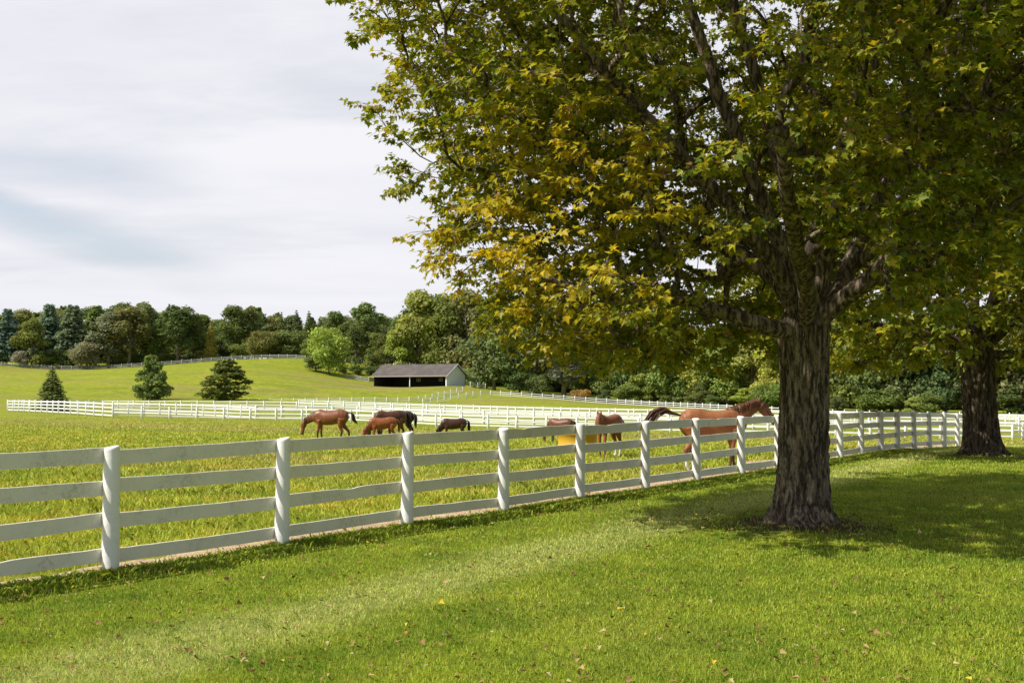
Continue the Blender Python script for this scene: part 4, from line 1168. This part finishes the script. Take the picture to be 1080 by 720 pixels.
# big chestnut walking right just behind the near fence
horse("horse", hz(751,26.6), R(8), 1.0, 'level', (.27,.105,.042), (.07,.03,.018), "big chestnut horse in a halter walking right behind the near fence, tail raised", (.10,.04,.02),
      {'fl': .10, 'fr': -.12, 'hl': .22, 'hr': -.05}, 'up', white=[('hl',0,.26),('hr',0,.28)], halter=True, tail_col=(.09,.04,.025))
horse("horse", hz(349,50), R(180-6), 1.0, 'low', CH, DK, "chestnut horse walking left with lowered head, leftmost of the grazing group", BAY,
      {'fl': .10, 'fr': -.06, 'hl': .18, 'hr': -.20}, 'swish', tail_col=DK)
horse("horse", hz(404,50), R(180+12), .78, 'graze', (.26,.08,.026), CHD, "small reddish chestnut horse grazing in front of the dark bay pair", CHD, None, 'down', tail_col=CHD)
horse("horse", hz(412,55), R(180+22), 1.0, 'graze', BAY, BLK, "dark bay horse with a sheen on its rump grazing behind the small reddish one", BLK, {'fl': 0, 'fr': .1, 'hl': .08, 'hr': -.06}, 'down')
horse("horse", hz(421,58), R(180-12), .98, 'graze', DK, BLK, "near-black horse mostly hidden behind the dark bay with the shiny rump", BLK, None, 'down')
horse("horse", hz(479,53.5), R(180+8), .76, 'graze', (.06,.026,.014), BLK, "dark brown horse grazing alone between the bay pair and the yellow tub", BLK, {'fl': .05, 'fr': -.08, 'hl': .05, 'hr': -.12}, 'down')
horse("horse", hz(591,51), R(180-28), .76, 'graze', (.15,.055,.024), BLK, "bay horse grazing with its head down left of the yellow tub", BLK, None, 'down')
horse("foal", hz(642,32.6), R(180+52), .86, 'front', (.24,.080,.028), (.13,.05,.022), "chestnut foal with white hind socks facing the camera beside the yellow tub", CHD,
      {'fl': .03, 'fr': -.04, 'hl': .05, 'hr': -.05}, 'foal', white=[('hl',0,.34),('hr',0,.30)], tail_col=(.42,.20,.10), foal=True, poseturn=R(25))

# ------------------------------------------------------------------ yellow tub
def tub():
    p = hz(609, 36.5); root = empty("feed_tub", p); tag(root, "round yellow feed tub standing on the grass beside the foal", 'tub')
    ym = paint("yellow_plastic", (.52,.30,.02), .55, (.35,.2,.03), .4, .1)
    n = 40; mb = MB(); rg_ = []
    for r, z in ((.60,0),(.63,.02),(.635,.25),(.66,.27),(.66,.31),(.64,.33),(.655,.62),(.70,.66),(.70,.71),(.66,.72),(.61,.68),(.60,.10),(.05,.09)):
        rg_.append([(r*math.cos(2*math.pi*k/n), r*math.sin(2*math.pi*k/n), z) for k in range(n)])
    mb.loft(rg_); mb.build("shell", ym, root, True)
    w = MB(); w.tube([(0,0,.42),(0,0,.44)], [.62,.62], 40); w.build("feed", simple("hay", (.30,.24,.10), .9, .1, .4, 20), root)
tub()

# ------------------------------------------------------------------ sky, sun
SUN_EL = R(47); phi = R(-24)            # to the sun: (-cos phi, sin phi)
sdir = Vector((-math.cos(phi)*math.cos(SUN_EL), math.sin(phi)*math.cos(SUN_EL), math.sin(SUN_EL)))
sun_d = bpy.data.lights.new("sun", 'SUN'); sun_d.energy = 5.0; sun_d.angle = R(.53); sun_d.color = (1, .945, .86)
sun = bpy.data.objects.new("sun", sun_d); C.objects.link(sun); sun.rotation_euler = sdir.to_track_quat('Z', 'Y').to_euler(); sun.location = (-20, 0, 40)
world = bpy.data.worlds.new("World"); scene.world = world; world.use_nodes = True
nt = world.node_tree; nt.nodes.clear(); b = NB(nt)
sky = b.node("ShaderNodeTexSky"); sky.sky_type = 'NISHITA'; sky.sun_disc = False
sky.sun_elevation = SUN_EL; sky.sun_rotation = math.atan2(sdir.x, sdir.y)
sky.air_density = 1.0; sky.dust_density = 1.5; sky.ozone_density = 1.5
tc = b.node("ShaderNodeTexCoord").outputs['Generated']
sep = b.node("ShaderNodeSeparateXYZ"); b.L.new(tc, sep.inputs[0])
zc = b.math('MAXIMUM', sep.outputs[2], .04)
# cirrus sheet: project the direction on a high plane
pl = b.node("ShaderNodeCombineXYZ"); b.set(pl.inputs[0], b.math('DIVIDE', sep.outputs[0], b.math('ADD', zc, .12))); b.set(pl.inputs[1], b.math('DIVIDE', sep.outputs[1], b.math('ADD', zc, .12)))
pv = b.mapping(pl.outputs[0], (.6,1.3,1), (0,0,R(-24)), (.35,.1,0))
n1 = b.noise(pv, .55, 6, .55, dist=.6); n2 = b.noise(pv, 2.1, 6, .6, dist=.5)
cov = b.ramp(b.math('ADD', b.math('MULTIPLY', n1, .75), b.math('MULTIPLY', n2, .25)), .36, .50)
shade = b.ramp(b.noise(pv, .9, 5, .55, dist=.4), .3, .7)
cloud = b.mix(shade, (8.0,8.03,8.65), (8.9,8.88,9.3))
cov = b.math('MULTIPLY', b.math('ADD', b.math('MULTIPLY', cov, .22), .78), b.ramp(sep.outputs[1], -.35, .30, .22, 1.))  # cover thinned in the unseen sky behind the camera, to lower fill light
az = b.math('DIVIDE', sep.outputs[0], b.math('MAXIMUM', sep.outputs[1], .05)); el = b.math('DIVIDE', sep.outputs[2], b.math('MAXIMUM', sep.outputs[1], .05))
wv = b.math('MULTIPLY', b.math('SUBTRACT', b.noise(b.mapping(tc, (4,4,16), (0,R(18),0)), 1., 5, .55), .5), .05)
def streak(e0, slope, w, a):
    e_ = b.math('ABSOLUTE', b.math('SUBTRACT', b.math('ADD', el, wv), b.math('ADD', b.math('MULTIPLY', b.math('ADD', az, .47), slope), e0)))
    return b.math('MULTIPLY', b.ramp(e_, w, 0), a)
gap = b.math('MAXIMUM', streak(.212, -.12, .030, .35), streak(.168, -.32, .030, .75))
gap = b.math('MULTIPLY', b.math('MULTIPLY', gap, b.ramp(az, -.24, -.38)), b.ramp(n2, .2, .8, .4, 1.))
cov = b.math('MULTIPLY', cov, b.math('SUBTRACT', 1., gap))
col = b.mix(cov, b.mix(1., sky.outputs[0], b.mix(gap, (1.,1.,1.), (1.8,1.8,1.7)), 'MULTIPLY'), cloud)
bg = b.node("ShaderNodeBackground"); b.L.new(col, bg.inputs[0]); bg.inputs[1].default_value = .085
wo = b.node("ShaderNodeOutputWorld"); b.L.new(bg.outputs[0], wo.inputs[0])

vs = scene.view_settings; scene.display_settings.display_device = 'sRGB'
vs.view_transform = 'Standard'; vs.look = 'None'; vs.exposure = .28; vs.gamma = 1; vs.use_curve_mapping = False
cy = scene.cycles; cy.max_bounces = 6; cy.diffuse_bounces = 3; cy.transmission_bounces = 3; cy.transparent_max_bounces = 4; cy.sample_clamp_indirect = 8
cy.use_denoising = True
